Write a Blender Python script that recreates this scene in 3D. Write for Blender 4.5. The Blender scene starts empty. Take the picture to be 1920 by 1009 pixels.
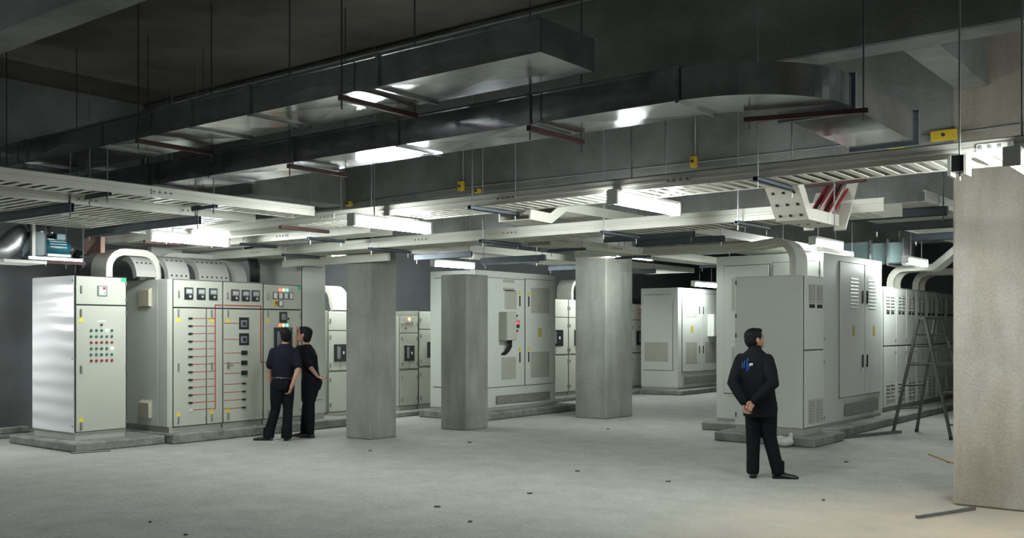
import bpy, bmesh, math, random
from mathutils import Vector, Matrix, Quaternion
random.seed(7)
S = bpy.context.scene
COL = S.collection

# ------------------------------------------------------------------ camera, world, exposure
cam_d = bpy.data.cameras.new('camera')
cam = bpy.data.objects.new('camera', cam_d); COL.objects.link(cam)
cam_d.sensor_width = 36.0
cam_d.lens = 1850.0 / 1920.0 * 36.0
cam_d.shift_y = (617.0 - 504.5) / 1920.0
cam_d.clip_end = 200
cam.location = (0, 0, 1.70)
cam.rotation_euler = (math.pi / 2, 0, math.atan2(.617, .787))
S.camera = cam
W = bpy.data.worlds.new('world'); S.world = W; W.use_nodes = True
W.node_tree.nodes['Background'].inputs[0].default_value = (.5, .55, .55, 1)
W.node_tree.nodes['Background'].inputs[1].default_value = 0.0
S.view_settings.view_transform = 'Standard'
S.view_settings.look = 'None'
S.view_settings.gamma = 1.0
S.view_settings.use_curve_mapping = False
S.view_settings.exposure = 0.22
TUBE = 98.0            # emission strength of the fluorescent diffusers

# ------------------------------------------------------------------ materials
MATS = {}
def _base(name):
    m = bpy.data.materials.new(name); m.use_nodes = True
    nt = m.node_tree; b = nt.nodes['Principled BSDF']
    return m, nt, b
def noise_mix(nt, c1, c2, scale, detail=6, lo=.35, hi=.65, stretch=(1, 1, 1), rough=.6):
    tc = nt.nodes.new('ShaderNodeTexCoord'); mp = nt.nodes.new('ShaderNodeMapping')
    mp.inputs['Scale'].default_value = stretch
    n = nt.nodes.new('ShaderNodeTexNoise'); n.inputs['Scale'].default_value = scale
    n.inputs['Detail'].default_value = detail; n.inputs['Roughness'].default_value = rough
    r = nt.nodes.new('ShaderNodeValToRGB')
    r.color_ramp.elements[0].position = lo; r.color_ramp.elements[1].position = hi
    r.color_ramp.elements[0].color = (*c1, 1); r.color_ramp.elements[1].color = (*c2, 1)
    nt.links.new(tc.outputs['Object'], mp.inputs['Vector'])
    nt.links.new(mp.outputs['Vector'], n.inputs['Vector']); nt.links.new(n.outputs['Fac'], r.inputs['Fac'])
    return r.outputs['Color'], n.outputs['Fac'], mp
def mixc(nt, a, b, fac, mode='MIX'):
    m = nt.nodes.new('ShaderNodeMixRGB'); m.blend_type = mode
    for s, v in ((m.inputs[0], fac), (m.inputs[1], a), (m.inputs[2], b)):
        if hasattr(v, 'links'): nt.links.new(v, s)
        elif isinstance(v, (int, float)): s.default_value = v
        else: s.default_value = (*v, 1)
    return m.outputs[0]
def bump(nt, b, h, strength, dist=.02):
    n = nt.nodes.new('ShaderNodeBump'); n.inputs['Strength'].default_value = strength
    n.inputs['Distance'].default_value = dist
    nt.links.new(h, n.inputs['Height']); nt.links.new(n.outputs['Normal'], b.inputs['Normal'])
def plain(name, col, rough=.5, metal=0.0, var=.08, scale=3.0, spec=.5, bmp=0.0):
    m, nt, b = _base(name)
    c1 = tuple(max(0, c * (1 - var)) for c in col); c2 = tuple(min(1, c * (1 + var)) for c in col)
    c, f, _ = noise_mix(nt, c1, c2, scale)
    nt.links.new(c, b.inputs['Base Color'])
    b.inputs['Roughness'].default_value = rough; b.inputs['Metallic'].default_value = metal
    b.inputs['Specular IOR Level'].default_value = spec
    if bmp:
        _, f2, _ = noise_mix(nt, (0, 0, 0), (1, 1, 1), scale * 9, 3)
        bump(nt, b, f2, bmp, .01)
    MATS[name] = m; return m
def concrete(name, col, stain=(.6, .6, .6), scale=.9, rough=.9, streak=False, grain=.35):
    m, nt, b = _base(name)
    c1 = tuple(c * .78 for c in col); c2 = tuple(c * 1.15 for c in col)
    c, f, _ = noise_mix(nt, c1, c2, scale, 9, .3, .7)
    st = (1, 1, .22) if streak else (1, 1, 1)
    c3, f3, _ = noise_mix(nt, tuple(stain), (1, 1, 1), scale * 2.6, 6, .34, .58, st)
    c = mixc(nt, c, c3, 1.0, 'MULTIPLY')
    c4, f4, _ = noise_mix(nt, (.86, .86, .86), (1.05, 1.05, 1.05), 60, 3)
    c = mixc(nt, c, c4, 1.0, 'MULTIPLY')
    nt.links.new(c, b.inputs['Base Color'])
    b.inputs['Roughness'].default_value = rough; b.inputs['Specular IOR Level'].default_value = .25
    _, f5, _ = noise_mix(nt, (0, 0, 0), (1, 1, 1), 26, 8)
    bump(nt, b, f5, grain, .02)
    MATS[name] = m; return m
def emit(name, col, strength):
    m, nt, b = _base(name)
    b.inputs['Base Color'].default_value = (*[min(1, c) for c in col], 1)
    b.inputs['Emission Color'].default_value = (*col, 1)
    b.inputs['Emission Strength'].default_value = strength
    MATS[name] = m; return m

def floor_mat():
    m, nt, b = _base('floor_concrete')
    c, f, _ = noise_mix(nt, (.35, .36, .33), (.425, .43, .40), .45, 8, .3, .7)
    c2, _, _ = noise_mix(nt, (.84, .84, .83), (1.04, 1.04, 1.03), 2.6, 8, .35, .65, rough=.7)
    c = mixc(nt, c, c2, 1.0, 'MULTIPLY')
    c3, _, _ = noise_mix(nt, (.80, .79, .77), (1.06, 1.06, 1.06), 28, 6, .36, .62, rough=.75)
    c = mixc(nt, c, c3, 1.0, 'MULTIPLY')
    # round tan tint broken by noise, in front of the pale column
    tc = nt.nodes.new('ShaderNodeTexCoord'); mp = nt.nodes.new('ShaderNodeMapping'); mp.inputs['Location'].default_value = (1.6 / 3.2, -8.3 / 3.2, 0); mp.inputs['Scale'].default_value = (1 / 3.2,) * 3
    g = nt.nodes.new('ShaderNodeTexGradient'); g.gradient_type = 'SPHERICAL'
    nt.links.new(tc.outputs['Object'], mp.inputs['Vector']); nt.links.new(mp.outputs['Vector'], g.inputs['Vector'])
    _, nf, _ = noise_mix(nt, (0, 0, 0), (1, 1, 1), 1.7, 6)
    mu = nt.nodes.new('ShaderNodeMath'); mu.operation = 'MULTIPLY'; nt.links.new(g.outputs['Fac'], mu.inputs[0]); nt.links.new(nf, mu.inputs[1])
    m2 = nt.nodes.new('ShaderNodeMath'); m2.operation = 'MULTIPLY'; m2.use_clamp = True; nt.links.new(mu.outputs[0], m2.inputs[0]); m2.inputs[1].default_value = 2.4
    c = mixc(nt, c, (.52, .44, .33), m2.outputs[0])
    nt.links.new(c, b.inputs['Base Color']); b.inputs['Roughness'].default_value = .8; b.inputs['Specular IOR Level'].default_value = .25
    _, f5, _ = noise_mix(nt, (0, 0, 0), (1, 1, 1), 22, 9)
    bump(nt, b, f5, .6, .02)
    MATS['floor_concrete'] = m
floor_mat()
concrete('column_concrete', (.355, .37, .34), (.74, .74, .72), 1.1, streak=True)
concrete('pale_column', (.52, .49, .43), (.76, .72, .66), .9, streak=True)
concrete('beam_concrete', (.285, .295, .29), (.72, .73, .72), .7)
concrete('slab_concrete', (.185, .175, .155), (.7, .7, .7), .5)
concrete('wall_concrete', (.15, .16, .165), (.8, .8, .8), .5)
concrete('plinth_concrete', (.30, .305, .28), (.66, .66, .66), 2.2, grain=.7)
plain('cabinet_cream', (.475, .495, .425), .42, var=.025, scale=1.3)
plain('cabinet_grey', (.63, .665, .61), .42, var=.03, scale=1.1)
plain('cabinet_base', (.42, .43, .385), .55, var=.05)
plain('vent_grey', (.42, .42, .36), .6, var=.05)
plain('vent_tan', (.46, .43, .34), .6)
plain('vent_dark', (.25, .25, .22), .7, var=.1, scale=8)
plain('tray_cream', (.66, .65, .575), .38, var=.05, scale=2.0)
plain('shade_sheet_dark', (.10, .10, .095), .6)  # near-black, so the gaps between rungs read as shade
plain('strut_bluegrey', (.13, .16, .19), .45, .3, var=.15, scale=4)
plain('red_oxide', (.075, .035, .032), .7, var=.2, scale=9)
plain('terracotta', (.30, .19, .16), .85, var=.08, scale=6)
plain('rod_steel', (.38, .40, .40), .4, .8, var=.1)
plain('dark_rod', (.10, .105, .11), .5, .5)
plain('black_plastic', (.018, .02, .022), .35, var=.1)
plain('dark_gap', (.03, .03, .028), .8)
plain('meter_window', (.45, .50, .46), .15)
plain('meter_grey', (.20, .22, .24), .3)
plain('white_plastic', (.75, .76, .72), .4, var=.03)
plain('mimic_red', (.42, .07, .05), .5)
plain('handle_grey', (.30, .31, .29), .35, .5)
plain('warning_yellow', (.75, .62, .05), .5)
plain('box_yellow', (.72, .52, .04), .5, var=.15, scale=9)
plain('sticker_green', (.03, .42, .20), .5)
plain('button_green', (.02, .16, .09), .3)
plain('button_teal', (.06, .19, .18), .3)
plain('button_red', (.35, .03, .025), .3)
plain('motor_blue', (.015, .12, .16), .3, var=.15)
plain('duct_matt', (.52, .54, .55), .42, .8, var=.15)
plain('fan_teal', (.15, .21, .215), .45)
plain('cable_black', (.012, .012, .013), .5)
plain('cable_red', (.30, .025, .03), .5)
plain('cable_white', (.6, .58, .52), .5)
plain('conduit_grey', (.36, .38, .37), .5, .3)
plain('ladder_metal', (.15, .15, .14), .45, .6)
plain('brass_yellow', (.55, .45, .12), .5)
plain('skin', (.42, .235, .165), .55, var=.06, scale=14)
plain('hair_black', (.006, .006, .007), .6, spec=.2, var=.2, scale=30, bmp=.3)
plain('cloth_black', (.010, .011, .014), .85, var=.3, scale=1.4, spec=.12, bmp=.9)
plain('cloth_navy', (.012, .014, .024), .85, var=.3, scale=1.4, spec=.12, bmp=.9)
plain('trouser_black', (.009, .010, .013), .85, var=.3, scale=1.4, spec=.12, bmp=.9)
plain('shoe_black', (.010, .010, .011), .3)
plain('logo_blue', (.01, .08, .42), .5)
plain('bag_white', (.62, .62, .58), .45, var=.1, scale=9)
plain('leaf_brown', (.10, .085, .07), .9)
plain('wood_tan', (.42, .28, .14), .7, var=.15, scale=8)
plain('steel_bar', (.22, .23, .23), .45, .6)
emit('tube_glow', (.94, 1.0, .985), TUBE)
emit('lamp_white', (.85, 1.0, .88), 2.5)
emit('lamp_red', (1.0, .08, .05), 4.0)
emit('lamp_amber', (1.0, .62, .2), 4.0)
emit('lamp_green', (.1, .95, .6), 3.0)
emit('lamp_orange', (1.0, .32, .08), 5.0)
emit('digit_red', (1.0, .05, .06), 2.0)
def galv():
    m, nt, b = _base('galvanized')
    c, f, _ = noise_mix(nt, (.42, .44, .46), (.60, .62, .635), 5, 5, .3, .7)
    v = nt.nodes.new('ShaderNodeTexVoronoi'); v.inputs['Scale'].default_value = 22
    c = mixc(nt, c, v.outputs['Color'], .06, 'OVERLAY')
    nt.links.new(c, b.inputs['Base Color']); b.inputs['Metallic'].default_value = .92
    r = nt.nodes.new('ShaderNodeMapRange'); r.inputs['To Min'].default_value = .10; r.inputs['To Max'].default_value = .22
    nt.links.new(f, r.inputs['Value']); nt.links.new(r.outputs[0], b.inputs['Roughness'])
    _, f2, _ = noise_mix(nt, (0, 0, 0), (1, 1, 1), 2.2, 3)
    bump(nt, b, f2, .05, .03)
    MATS['galvanized'] = m
galv()
def wavy():
    # thin sheet-steel panel, buckled in horizontal waves
    m, nt, b = _base('wavy_steel')
    b.inputs['Base Color'].default_value = (.80, .81, .82, 1); b.inputs['Roughness'].default_value = .35
    b.inputs['Coat Weight'].default_value = .6; b.inputs['Coat Roughness'].default_value = .18
    tc = nt.nodes.new('ShaderNodeTexCoord'); w = nt.nodes.new('ShaderNodeTexWave')
    w.bands_direction = 'Z'; w.inputs['Scale'].default_value = 1.35; w.inputs['Distortion'].default_value = 2.2
    w.inputs['Detail'].default_value = 1.0; w.inputs['Detail Scale'].default_value = .7
    nt.links.new(tc.outputs['Object'], w.inputs['Vector'])
    bump(nt, b, w.outputs['Fac'], .55, .03)
    MATS['wavy_steel'] = m
wavy()

# ------------------------------------------------------------------ mesh helpers
class MB:
    """collects shapes in world coordinates; build() links them as ONE mesh object"""
    def __init__(s): s.v = []; s.f = []
    def add(s, vs, fs):
        n = len(s.v); s.v += [tuple(v) for v in vs]; s.f += [tuple(i + n for i in f) for f in fs]; return s
    def box(s, x0, y0, z0, x1, y1, z1):
        x0, x1 = min(x0, x1), max(x0, x1); y0, y1 = min(y0, y1), max(y0, y1); z0, z1 = min(z0, z1), max(z0, z1)
        return s.add([(x0, y0, z0), (x1, y0, z0), (x1, y1, z0), (x0, y1, z0), (x0, y0, z1), (x1, y0, z1), (x1, y1, z1), (x0, y1, z1)],
                     [(0, 3, 2, 1), (4, 5, 6, 7), (0, 1, 5, 4), (1, 2, 6, 5), (2, 3, 7, 6), (3, 0, 4, 7)])
    def cbox(s, x0, y0, z0, x1, y1, z1, c=.006):
        """box with chamfered edges"""
        bm = bmesh.new(); bmesh.ops.create_cube(bm, size=1)
        for v in bm.verts:
            v.co = Vector(((x0 + x1) / 2 + v.co.x * abs(x1 - x0), (y0 + y1) / 2 + v.co.y * abs(y1 - y0), (z0 + z1) / 2 + v.co.z * abs(z1 - z0)))
        bmesh.ops.bevel(bm, geom=bm.edges[:], offset=c, segments=1, affect='EDGES', clamp_overlap=True)
        bm.verts.index_update()
        s.add([v.co[:] for v in bm.verts], [[v.index for v in f.verts] for f in bm.faces]); bm.free(); return s
    def bar(s, p, q, w, h, up=(0, 0, 1)):
        p = Vector(p); q = Vector(q); d = (q - p).normalized(); u = Vector(up)
        r = d.cross(u)
        if r.length < 1e-5: r = d.cross(Vector((1, 0, 0)))
        r.normalize(); u = r.cross(d).normalized()
        vs = []
        for c in (p, q):
            for a, b in ((-1, -1), (1, -1), (1, 1), (-1, 1)): vs.append(c + r * (a * w / 2) + u * (b * h / 2))
        return s.add(vs, [(3, 2, 1, 0), (4, 5, 6, 7), (0, 1, 5, 4), (1, 2, 6, 5), (2, 3, 7, 6), (3, 0, 4, 7)])
    def loft(s, rings):
        n = len(rings[0]); vs = [v for r in rings for v in r]; fs = []
        for k in range(len(rings) - 1):
            for i in range(n):
                j = (i + 1) % n; fs.append((k * n + i, k * n + j, (k + 1) * n + j, (k + 1) * n + i))
        fs.append(tuple(range(n - 1, -1, -1))); fs.append(tuple((len(rings) - 1) * n + i for i in range(n)))
        return s.add(vs, fs)
    def tube(s, pts, rad, n=8):
        pts = [Vector(p) for p in pts]
        if not isinstance(rad, (list, tuple)): rad = [rad] * len(pts)
        rings = []; prev = None
        for i, p in enumerate(pts):
            d = ((pts[min(i + 1, len(pts) - 1)] - pts[max(i - 1, 0)])).normalized()
            if prev is None:
                a = d.cross(Vector((0, 0, 1)))
                if a.length < 1e-4: a = d.cross(Vector((0, 1, 0)))
                a.normalize()
            else:
                a = (prev - d * prev.dot(d)).normalized()
            b = d.cross(a).normalized(); prev = a
            rings.append([p + (a * math.cos(t) + b * math.sin(t)) * rad[i] for t in [2 * math.pi * k / n for k in range(n)]])
        return s.loft(rings)
    def limb(s, pts, rad, n=12):
        """tapered tube with rounded ends"""
        pts = [Vector(p) for p in pts]; rad = list(rad)
        d0 = (pts[0] - pts[1]).normalized(); d1 = (pts[-1] - pts[-2]).normalized()
        P = [pts[0] + d0 * rad[0] * .9, pts[0] + d0 * rad[0] * .6] + pts + [pts[-1] + d1 * rad[-1] * .6, pts[-1] + d1 * rad[-1] * .9]
        R = [rad[0] * .35, rad[0] * .8] + rad + [rad[-1] * .8, rad[-1] * .35]
        return s.tube(P, R, n)
    def ball(s, c, r, n=14, m=9, M=None):
        if not isinstance(r, (list, tuple)): r = (r, r, r)
        rings = []
        for k in range(m):
            t = math.pi * (k + .5) / m
            rings.append([Vector((r[0] * math.sin(t) * math.cos(a), r[1] * math.sin(t) * math.sin(a), r[2] * -math.cos(t))) for a in [2 * math.pi * i / n for i in range(n)]])
        rings = [[(M @ v if M else v) + Vector(c) for v in rg] for rg in rings]
        return s.loft(rings)
    def prism(s, poly, axis, a0, a1):
        """poly: 2-D outline; axis: extrusion axis"""
        n = len(poly); vs = []
        for a in (a0, a1):
            for (p, q) in poly: vs.append({'x': (a, p, q), 'y': (p, a, q), 'z': (p, q, a)}[axis])
        fs = [tuple(range(n - 1, -1, -1)), tuple(range(n, 2 * n))]
        for i in range(n): j = (i + 1) % n; fs.append((i, j, j + n, i + n))
        return s.add(vs, fs)
    def mesh(s, name, mat, org=(0, 0, 0), smooth=False):
        me = bpy.data.meshes.new(name)
        me.from_pydata([(v[0] - org[0], v[1] - org[1], v[2] - org[2]) for v in s.v], [], s.f); me.update()
        bm = bmesh.new(); bm.from_mesh(me); bmesh.ops.recalc_face_normals(bm, faces=bm.faces[:]); bm.to_mesh(me); bm.free()
        me.materials.append(MATS[mat])
        if smooth:
            for p in me.polygons: p.use_smooth = True
        return me
    def build(s, name, mat, parent=None, org=None, smooth=False):
        if org is None: org = parent['_o'] if parent is not None else (0, 0, 0)
        o = bpy.data.objects.new(name, s.mesh(name, mat, org, smooth)); COL.objects.link(o)
        if parent is not None: o.parent = parent
        else: o.location = org
        o['_o'] = list(org)
        return o
def tag(o, label, cat, group=None, kind=None):
    o['label'] = label; o['category'] = cat
    if group: o['group'] = group
    if kind: o['kind'] = kind
    return o
def thing(name, label, cat, loc, group=None, kind=None):
    o = bpy.data.objects.new(name, None); COL.objects.link(o); o.location = loc; o['_o'] = list(loc)
    o.empty_display_size = .1
    return tag(o, label, cat, group, kind)
def dup(o, off, parent=None):
    c = o.copy(); COL.objects.link(c); c.parent = parent or o.parent
    c.location = (o.location[0] + off[0], o.location[1] + off[1], o.location[2] + off[2]); return c
def bev(o, w=.01, seg=1):
    m = o.modifiers.new('bevel', 'BEVEL'); m.width = w; m.segments = seg; m.limit_method = 'ANGLE'; return o
def struct(name, mb, mat, label, cat, org=(0, 0, 0)):
    return tag(mb.build(name, mat, None, org), label, cat, None, 'structure')

# ------------------------------------------------------------------ the setting
SLAB = 5.0
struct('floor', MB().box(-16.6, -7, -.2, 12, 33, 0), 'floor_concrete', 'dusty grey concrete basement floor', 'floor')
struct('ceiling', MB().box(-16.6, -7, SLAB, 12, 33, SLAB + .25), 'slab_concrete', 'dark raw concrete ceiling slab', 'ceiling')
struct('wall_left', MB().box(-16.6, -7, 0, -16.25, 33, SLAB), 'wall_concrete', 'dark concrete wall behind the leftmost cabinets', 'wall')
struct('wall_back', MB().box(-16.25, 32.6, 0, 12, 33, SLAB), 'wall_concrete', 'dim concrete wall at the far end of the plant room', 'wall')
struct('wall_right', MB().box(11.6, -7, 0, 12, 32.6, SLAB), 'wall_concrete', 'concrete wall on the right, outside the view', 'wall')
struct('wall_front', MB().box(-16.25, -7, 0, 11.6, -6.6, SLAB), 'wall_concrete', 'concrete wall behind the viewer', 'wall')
# beams: along X (secondary) and the deeper ones on the column lines
BEAMS = [
    ((-16.25, 3.58, 4.0, 11.6, 3.87, SLAB), 'concrete beam crossing the top left corner, nearest the viewer'),
    ((-16.25, 8.10, 4.0, 11.6, 8.42, SLAB), 'long dark concrete beam right behind the lower air duct'),
    ((-16.25, 10.15, 3.52, 11.6, 10.62, SLAB), 'deep concrete beam carried by the pale column, with yellow boxes on it'),
    ((-16.25, 15.7, 3.52, 11.6, 16.2, SLAB), 'deep concrete beam above the rearmost column'),
    ((-16.25, 21.5, 3.52, 11.6, 22.0, SLAB), 'deep concrete beam far back in the dark'),
]
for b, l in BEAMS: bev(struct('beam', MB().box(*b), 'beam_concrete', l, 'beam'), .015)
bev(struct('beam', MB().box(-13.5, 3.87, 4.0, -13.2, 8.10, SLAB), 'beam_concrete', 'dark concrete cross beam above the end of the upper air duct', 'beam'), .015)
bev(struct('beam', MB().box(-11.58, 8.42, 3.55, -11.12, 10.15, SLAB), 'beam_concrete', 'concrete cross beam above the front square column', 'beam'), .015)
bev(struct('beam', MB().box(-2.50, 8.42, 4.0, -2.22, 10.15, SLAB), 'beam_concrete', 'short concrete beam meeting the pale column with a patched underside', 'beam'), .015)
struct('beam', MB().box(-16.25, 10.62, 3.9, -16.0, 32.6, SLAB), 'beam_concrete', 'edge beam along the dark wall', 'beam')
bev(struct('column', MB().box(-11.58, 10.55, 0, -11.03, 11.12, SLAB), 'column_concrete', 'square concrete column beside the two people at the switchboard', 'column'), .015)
bev(struct('column', MB().box(-11.33, 12.48, 0, -10.77, 13.08, 2.62), 'column_concrete', 'ghost double of a concrete column, cut short under the trays, before the two-door enclosure', 'column'), .015)  # ghost double of a column, built solid and cut off below the trays
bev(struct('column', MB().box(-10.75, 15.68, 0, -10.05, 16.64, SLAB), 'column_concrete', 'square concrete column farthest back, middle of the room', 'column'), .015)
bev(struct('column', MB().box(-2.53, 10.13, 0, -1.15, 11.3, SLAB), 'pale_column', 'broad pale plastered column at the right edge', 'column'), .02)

# ------------------------------------------------------------------ fluorescent lights
LAMPS = []
def lamp(X, Y, z, label, rodtop=None, group='fluorescent battens'):
    t = thing('fluorescent_light', label, 'light', (X, Y + .6, z), group)
    MB().box(X - .05, Y - .02, z + .045, X + .05, Y + 1.22, z + .10).build('housing', 'white_plastic', t)
    n = 8; prof = [(X + .055 * math.cos(a), z + .045 - .085 * math.sin(a)) for a in [math.pi * k / n for k in range(n + 1)]]
    MB().prism(prof, 'y', Y, Y + 1.2).build('diffuser', 'tube_glow', t)
    for e in (Y - .03, Y + 1.2): MB().box(X - .058, e, z - .042, X + .058, e + .03, z + .095).build('end_cap', 'white_plastic', t)
    for e in (Y + .33, Y + 1.0):
        top = 4.0 if 8.1 <= e <= 8.42 else (3.52 if 10.15 <= e <= 10.62 or 15.7 <= e <= 16.2 else SLAB)
        MB().tube([(X, e, z + .1), (X, e, top)], .008, 6).build('suspension_rod', 'rod_steel', t)
lamp(-5.0, 7.93, 2.92, 'fluorescent batten under the ladder tray, in front of the dark beam, brightest in the middle')
lamp(-8.1, 7.48, 2.88, 'fluorescent batten hanging in front of the square column on twin rods')
lamp(-11.95, 7.40, 2.92, 'fluorescent batten above the switchboard with the red lines')
lamp(-1.53, 7.72, 2.90, 'fluorescent batten at the pale right column, cut by the picture edge')
lamp(-9.0, 14.3, 2.97, 'fluorescent batten across the top of the farthest column')
lamp(-13.45, 14.6, 3.0, 'fluorescent batten above the enclosure with the small wall box')
lamp(-5.84, 15.1, 3.06, 'fluorescent batten above the large grey enclosure on the right')
lamp(-5.3, 18.05, 2.9, 'fluorescent batten above the row of cabinets by the stepladder')
lamp(-11.85, 22.6, 2.83, 'fluorescent batten glaring on top of the farthest enclosure')
lamp(-12.6, 19.4, 2.95, 'added fluorescent batten hidden behind the farthest column, brightening the far cabinets')  # unseen lamp added to brighten the cream cabinets at the far column
lamp(-13.2, 11.65, 2.95, 'added fluorescent batten hidden behind the front square column, brightening the cabinet beside it')  # lamp added to brighten the cream cabinet left of the column
# first continues its row; second lights the wavy panel; last two are added fill
for X, Y, z, l in ((1.7, 7.6, 2.92, 'right of the pale column'), (-15.0, 5.2, 2.1, 'left of the push-button cabinet'), (-1.9, 13.0, 2.92, 'added behind the pale column to brighten the right side'), (-9.5, .3, 2.92, 'added at the near left to brighten the near beam')):
    lamp(X, Y, z, 'fluorescent batten outside the picture, ' + l)

# ------------------------------------------------------------------ air ducts
def rod_top(x, y):
    if 5.2 < y < 5.92: return 3.53
    if 6.23 < y < 6.86 and x < -3.3: return 3.33
    if 3.58 <= y <= 3.87 or 8.1 <= y <= 8.42: return 4.0
    if 10.15 <= y <= 10.62 or 15.7 <= y <= 16.2 or 21.5 <= y <= 22: return 3.52
    if -13.5 <= x <= -13.2 and 3.87 < y < 8.1: return 4.0
    if -11.58 <= x <= -11.12 and 8.4 < y < 10.2: return 3.55
    return SLAB
def duct_section(t, x0, x1, y0, y1, z0, z1, k):
    """straight galvanized length; bottom and sides cross-broken (pyramid creases)"""
    d = .014 if k % 2 else -.012
    m = MB(); cx, cy, cz = (x0 + x1) / 2, (y0 + y1) / 2, (z0 + z1) / 2
    vs = [(x0, y0, z0), (x1, y0, z0), (x1, y1, z0), (x0, y1, z0), (x0, y0, z1), (x1, y0, z1), (x1, y1, z1), (x0, y1, z1),
          (cx, cy, z0 + d), (cx, y0 - .006, cz), (cx, y1 + .006, cz), (cx, cy, z1 + .01)]
    fs = [(0, 1, 8), (1, 2, 8), (2, 3, 8), (3, 0, 8), (0, 9, 1), (1, 9, 5), (5, 9, 4), (4, 9, 0),
          (2, 3, 10), (3, 7, 10), (7, 6, 10), (6, 2, 10), (4, 5, 11), (5, 6, 11), (6, 7, 11), (7, 4, 11)]
    m.add(vs, fs).build('duct_section', 'galvanized', t)
def flange_x(t, x, y0, y1, z0, z1, w=.014, mat='galvanized'):
    m = MB(); e = .02
    m.box(x - w, y0 - e, z0 - e, x + w, y1 + e, z0); m.box(x - w, y0 - e, z1, x + w, y1 + e, z1 + e)
    m.box(x - w, y0 - e, z0, x + w, y0, z1); m.box(x - w, y1, z0, x + w, y1 + e, z1)
    return m.build('flange', mat, t)
def hanger_x(t, x, y0, y1, z0):
    MB().box(x - .02, y0 - .09, z0 - .07, x + .02, y1 + .12, z0 - .03).build('hanger_bar', 'red_oxide', t)
    for y in (y0 - .07, y1 + .10): MB().tube([(x, y, z0 - .14), (x, y, rod_top(x, y))], .0065, 6).build('hanger_rod', 'dark_rod', t)
def duct_run(t, xs, y0, y1, z0, z1, hang):
    for k in range(len(xs) - 1): duct_section(t, xs[k], xs[k + 1], y0, y1, z0, z1, k)
    MB().box(xs[0], y0 - .012, z1 - .004, xs[-1], y0 - .001, z1 + .014).build('seam', 'galvanized', t)
    for x in xs[1:-1]: flange_x(t, x, y0, y1, z0, z1)
    for x in hang: hanger_x(t, x, y0, y1, z0)
d1 = thing('air_duct', 'upper galvanized air duct with a closed square end, hung high on the left', 'duct', (-8, 5.55, 3.53))
duct_run(d1, [-12.9, -11.55, -10.88, -9.33, -7.79, -6.94, -5.39, -3.87], 5.24, 5.88, 3.53, 3.76, [-11.2, -8.55, -5.72])
MB().add([(-3.865, 5.24, 3.53), (-3.865, 5.88, 3.53), (-3.865, 5.88, 3.76), (-3.865, 5.24, 3.76), (-3.862, 5.56, 3.645)],
         [(0, 1, 4), (1, 2, 4), (2, 3, 4), (3, 0, 4)]).build('end_cap', 'galvanized', d1)
d2 = thing('air_duct', 'lower galvanized air duct that bends away round a wide elbow', 'duct', (-6.5, 6.55, 3.33))
Z0, Z1 = 3.33, 3.56
duct_run(d2, [-13.1, -11.6, -10.15, -8.99, -7.62, -6.2, -4.74, -3.41], 6.27, 6.82, Z0, Z1, [-10.06, -7.60, -4.68])
flange_x(d2, -3.41, 6.27, 6.82, Z0, Z1)
n = 20; cx, cy = -3.41, 7.18; ri, ro = .355, .905
rings = []
for k in range(n + 1):
    a = -math.pi / 2 + math.pi / 2 * k / n; c, s_ = math.cos(a), math.sin(a)
    rings.append([(cx + r * c, cy + r * s_, z) for r, z in ((ri, Z0), (ro, Z0), (ro, Z1), (ri, Z1))])
MB().loft(rings).build('elbow', 'galvanized', d2)
XL, XH = cx + ri, cx + ro
def duct_y(t, y0, y1, zb0, zb1):
    return MB().loft([[(XL, y0, zb0), (XH, y0, zb0), (XH, y0, Z1), (XL, y0, Z1)], [(XL, y1, zb1), (XH, y1, zb1), (XH, y1, Z1), (XL, y1, Z1)]]).build('duct_section', 'galvanized', t)
duct_y(d2, 7.18, 7.48, Z0, Z0); duct_y(d2, 7.48, 8.1, Z0, Z0 - .02); duct_y(d2, 8.1, 9.0, Z0 - .02, Z0 - .02)
for y in (7.26, 8.84):
    m = MB(); e = .024
    m.box(XL - e, y - .016, Z0 - e - .02, XH + e, y + .016, Z0); m.box(XL - e, y - .016, Z1, XH + e, y + .016, Z1 + e)
    m.box(XL - e, y - .016, Z0, XL, y + .016, Z1); m.box(XH, y - .016, Z0, XH + e, y + .016, Z1); m.build('flange', 'strut_bluegrey', d2)
MB().bar((-3.23, 6.97, Z0 - .045), (-2.38, 7.22, Z0 - .045), .035, .035).build('hanger_bar', 'red_oxide', d2)
MB().tube([(-3.19, 6.98, Z0 - .12), (-3.19, 6.98, Z0 - .03)], .008, 6).build('hanger_rod', 'dark_rod', d2)
MB().tube([(-2.41, 7.21, Z0 - .12), (-2.41, 7.21, SLAB)], .0065, 6).build('hanger_rod', 'dark_rod', d2)

# ------------------------------------------------------------------ cable trays
def rail(t, axis, a0, a1, b, side, z, h, mat='tray_cream'):
    """C-section side rail; side = +1/-1 is the way its lips point"""
    p = [(b, z), (b + side * .035, z), (b + side * .035, z + .008), (b + side * .010, z + .008), (b + side * .010, z + h - .008),
         (b + side * .035, z + h - .008), (b + side * .035, z + h), (b, z + h), (b, z + h * .62), (b - side * .006, z + h * .58), (b - side * .006, z + h * .42), (b, z + h * .38)]
    m = MB()
    if axis == 'x': m.prism(p, 'x', a0, a1)
    else: m.prism(p, 'y', a0, a1)
    return m.build('side_rail', mat, t)
def rungs(t, axis, a0, a1, b0, b1, z, pitch=.125, w=.07, perf=False):
    m = MB(); a = a0 + pitch / 2
    if axis == 'x': m.box(a - w / 2, b0, z + .004, a + w / 2, b1, z + .010)
    else: m.box(b0, a - w / 2, z + .004, b1, a + w / 2, z + .010)
    o = m.build('rung', 'tray_cream', t)
    for k in range(1, int((a1 - a0) / pitch)):
        dup(o, (k * pitch, 0, 0) if axis == 'x' else (0, k * pitch, 0))
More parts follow.
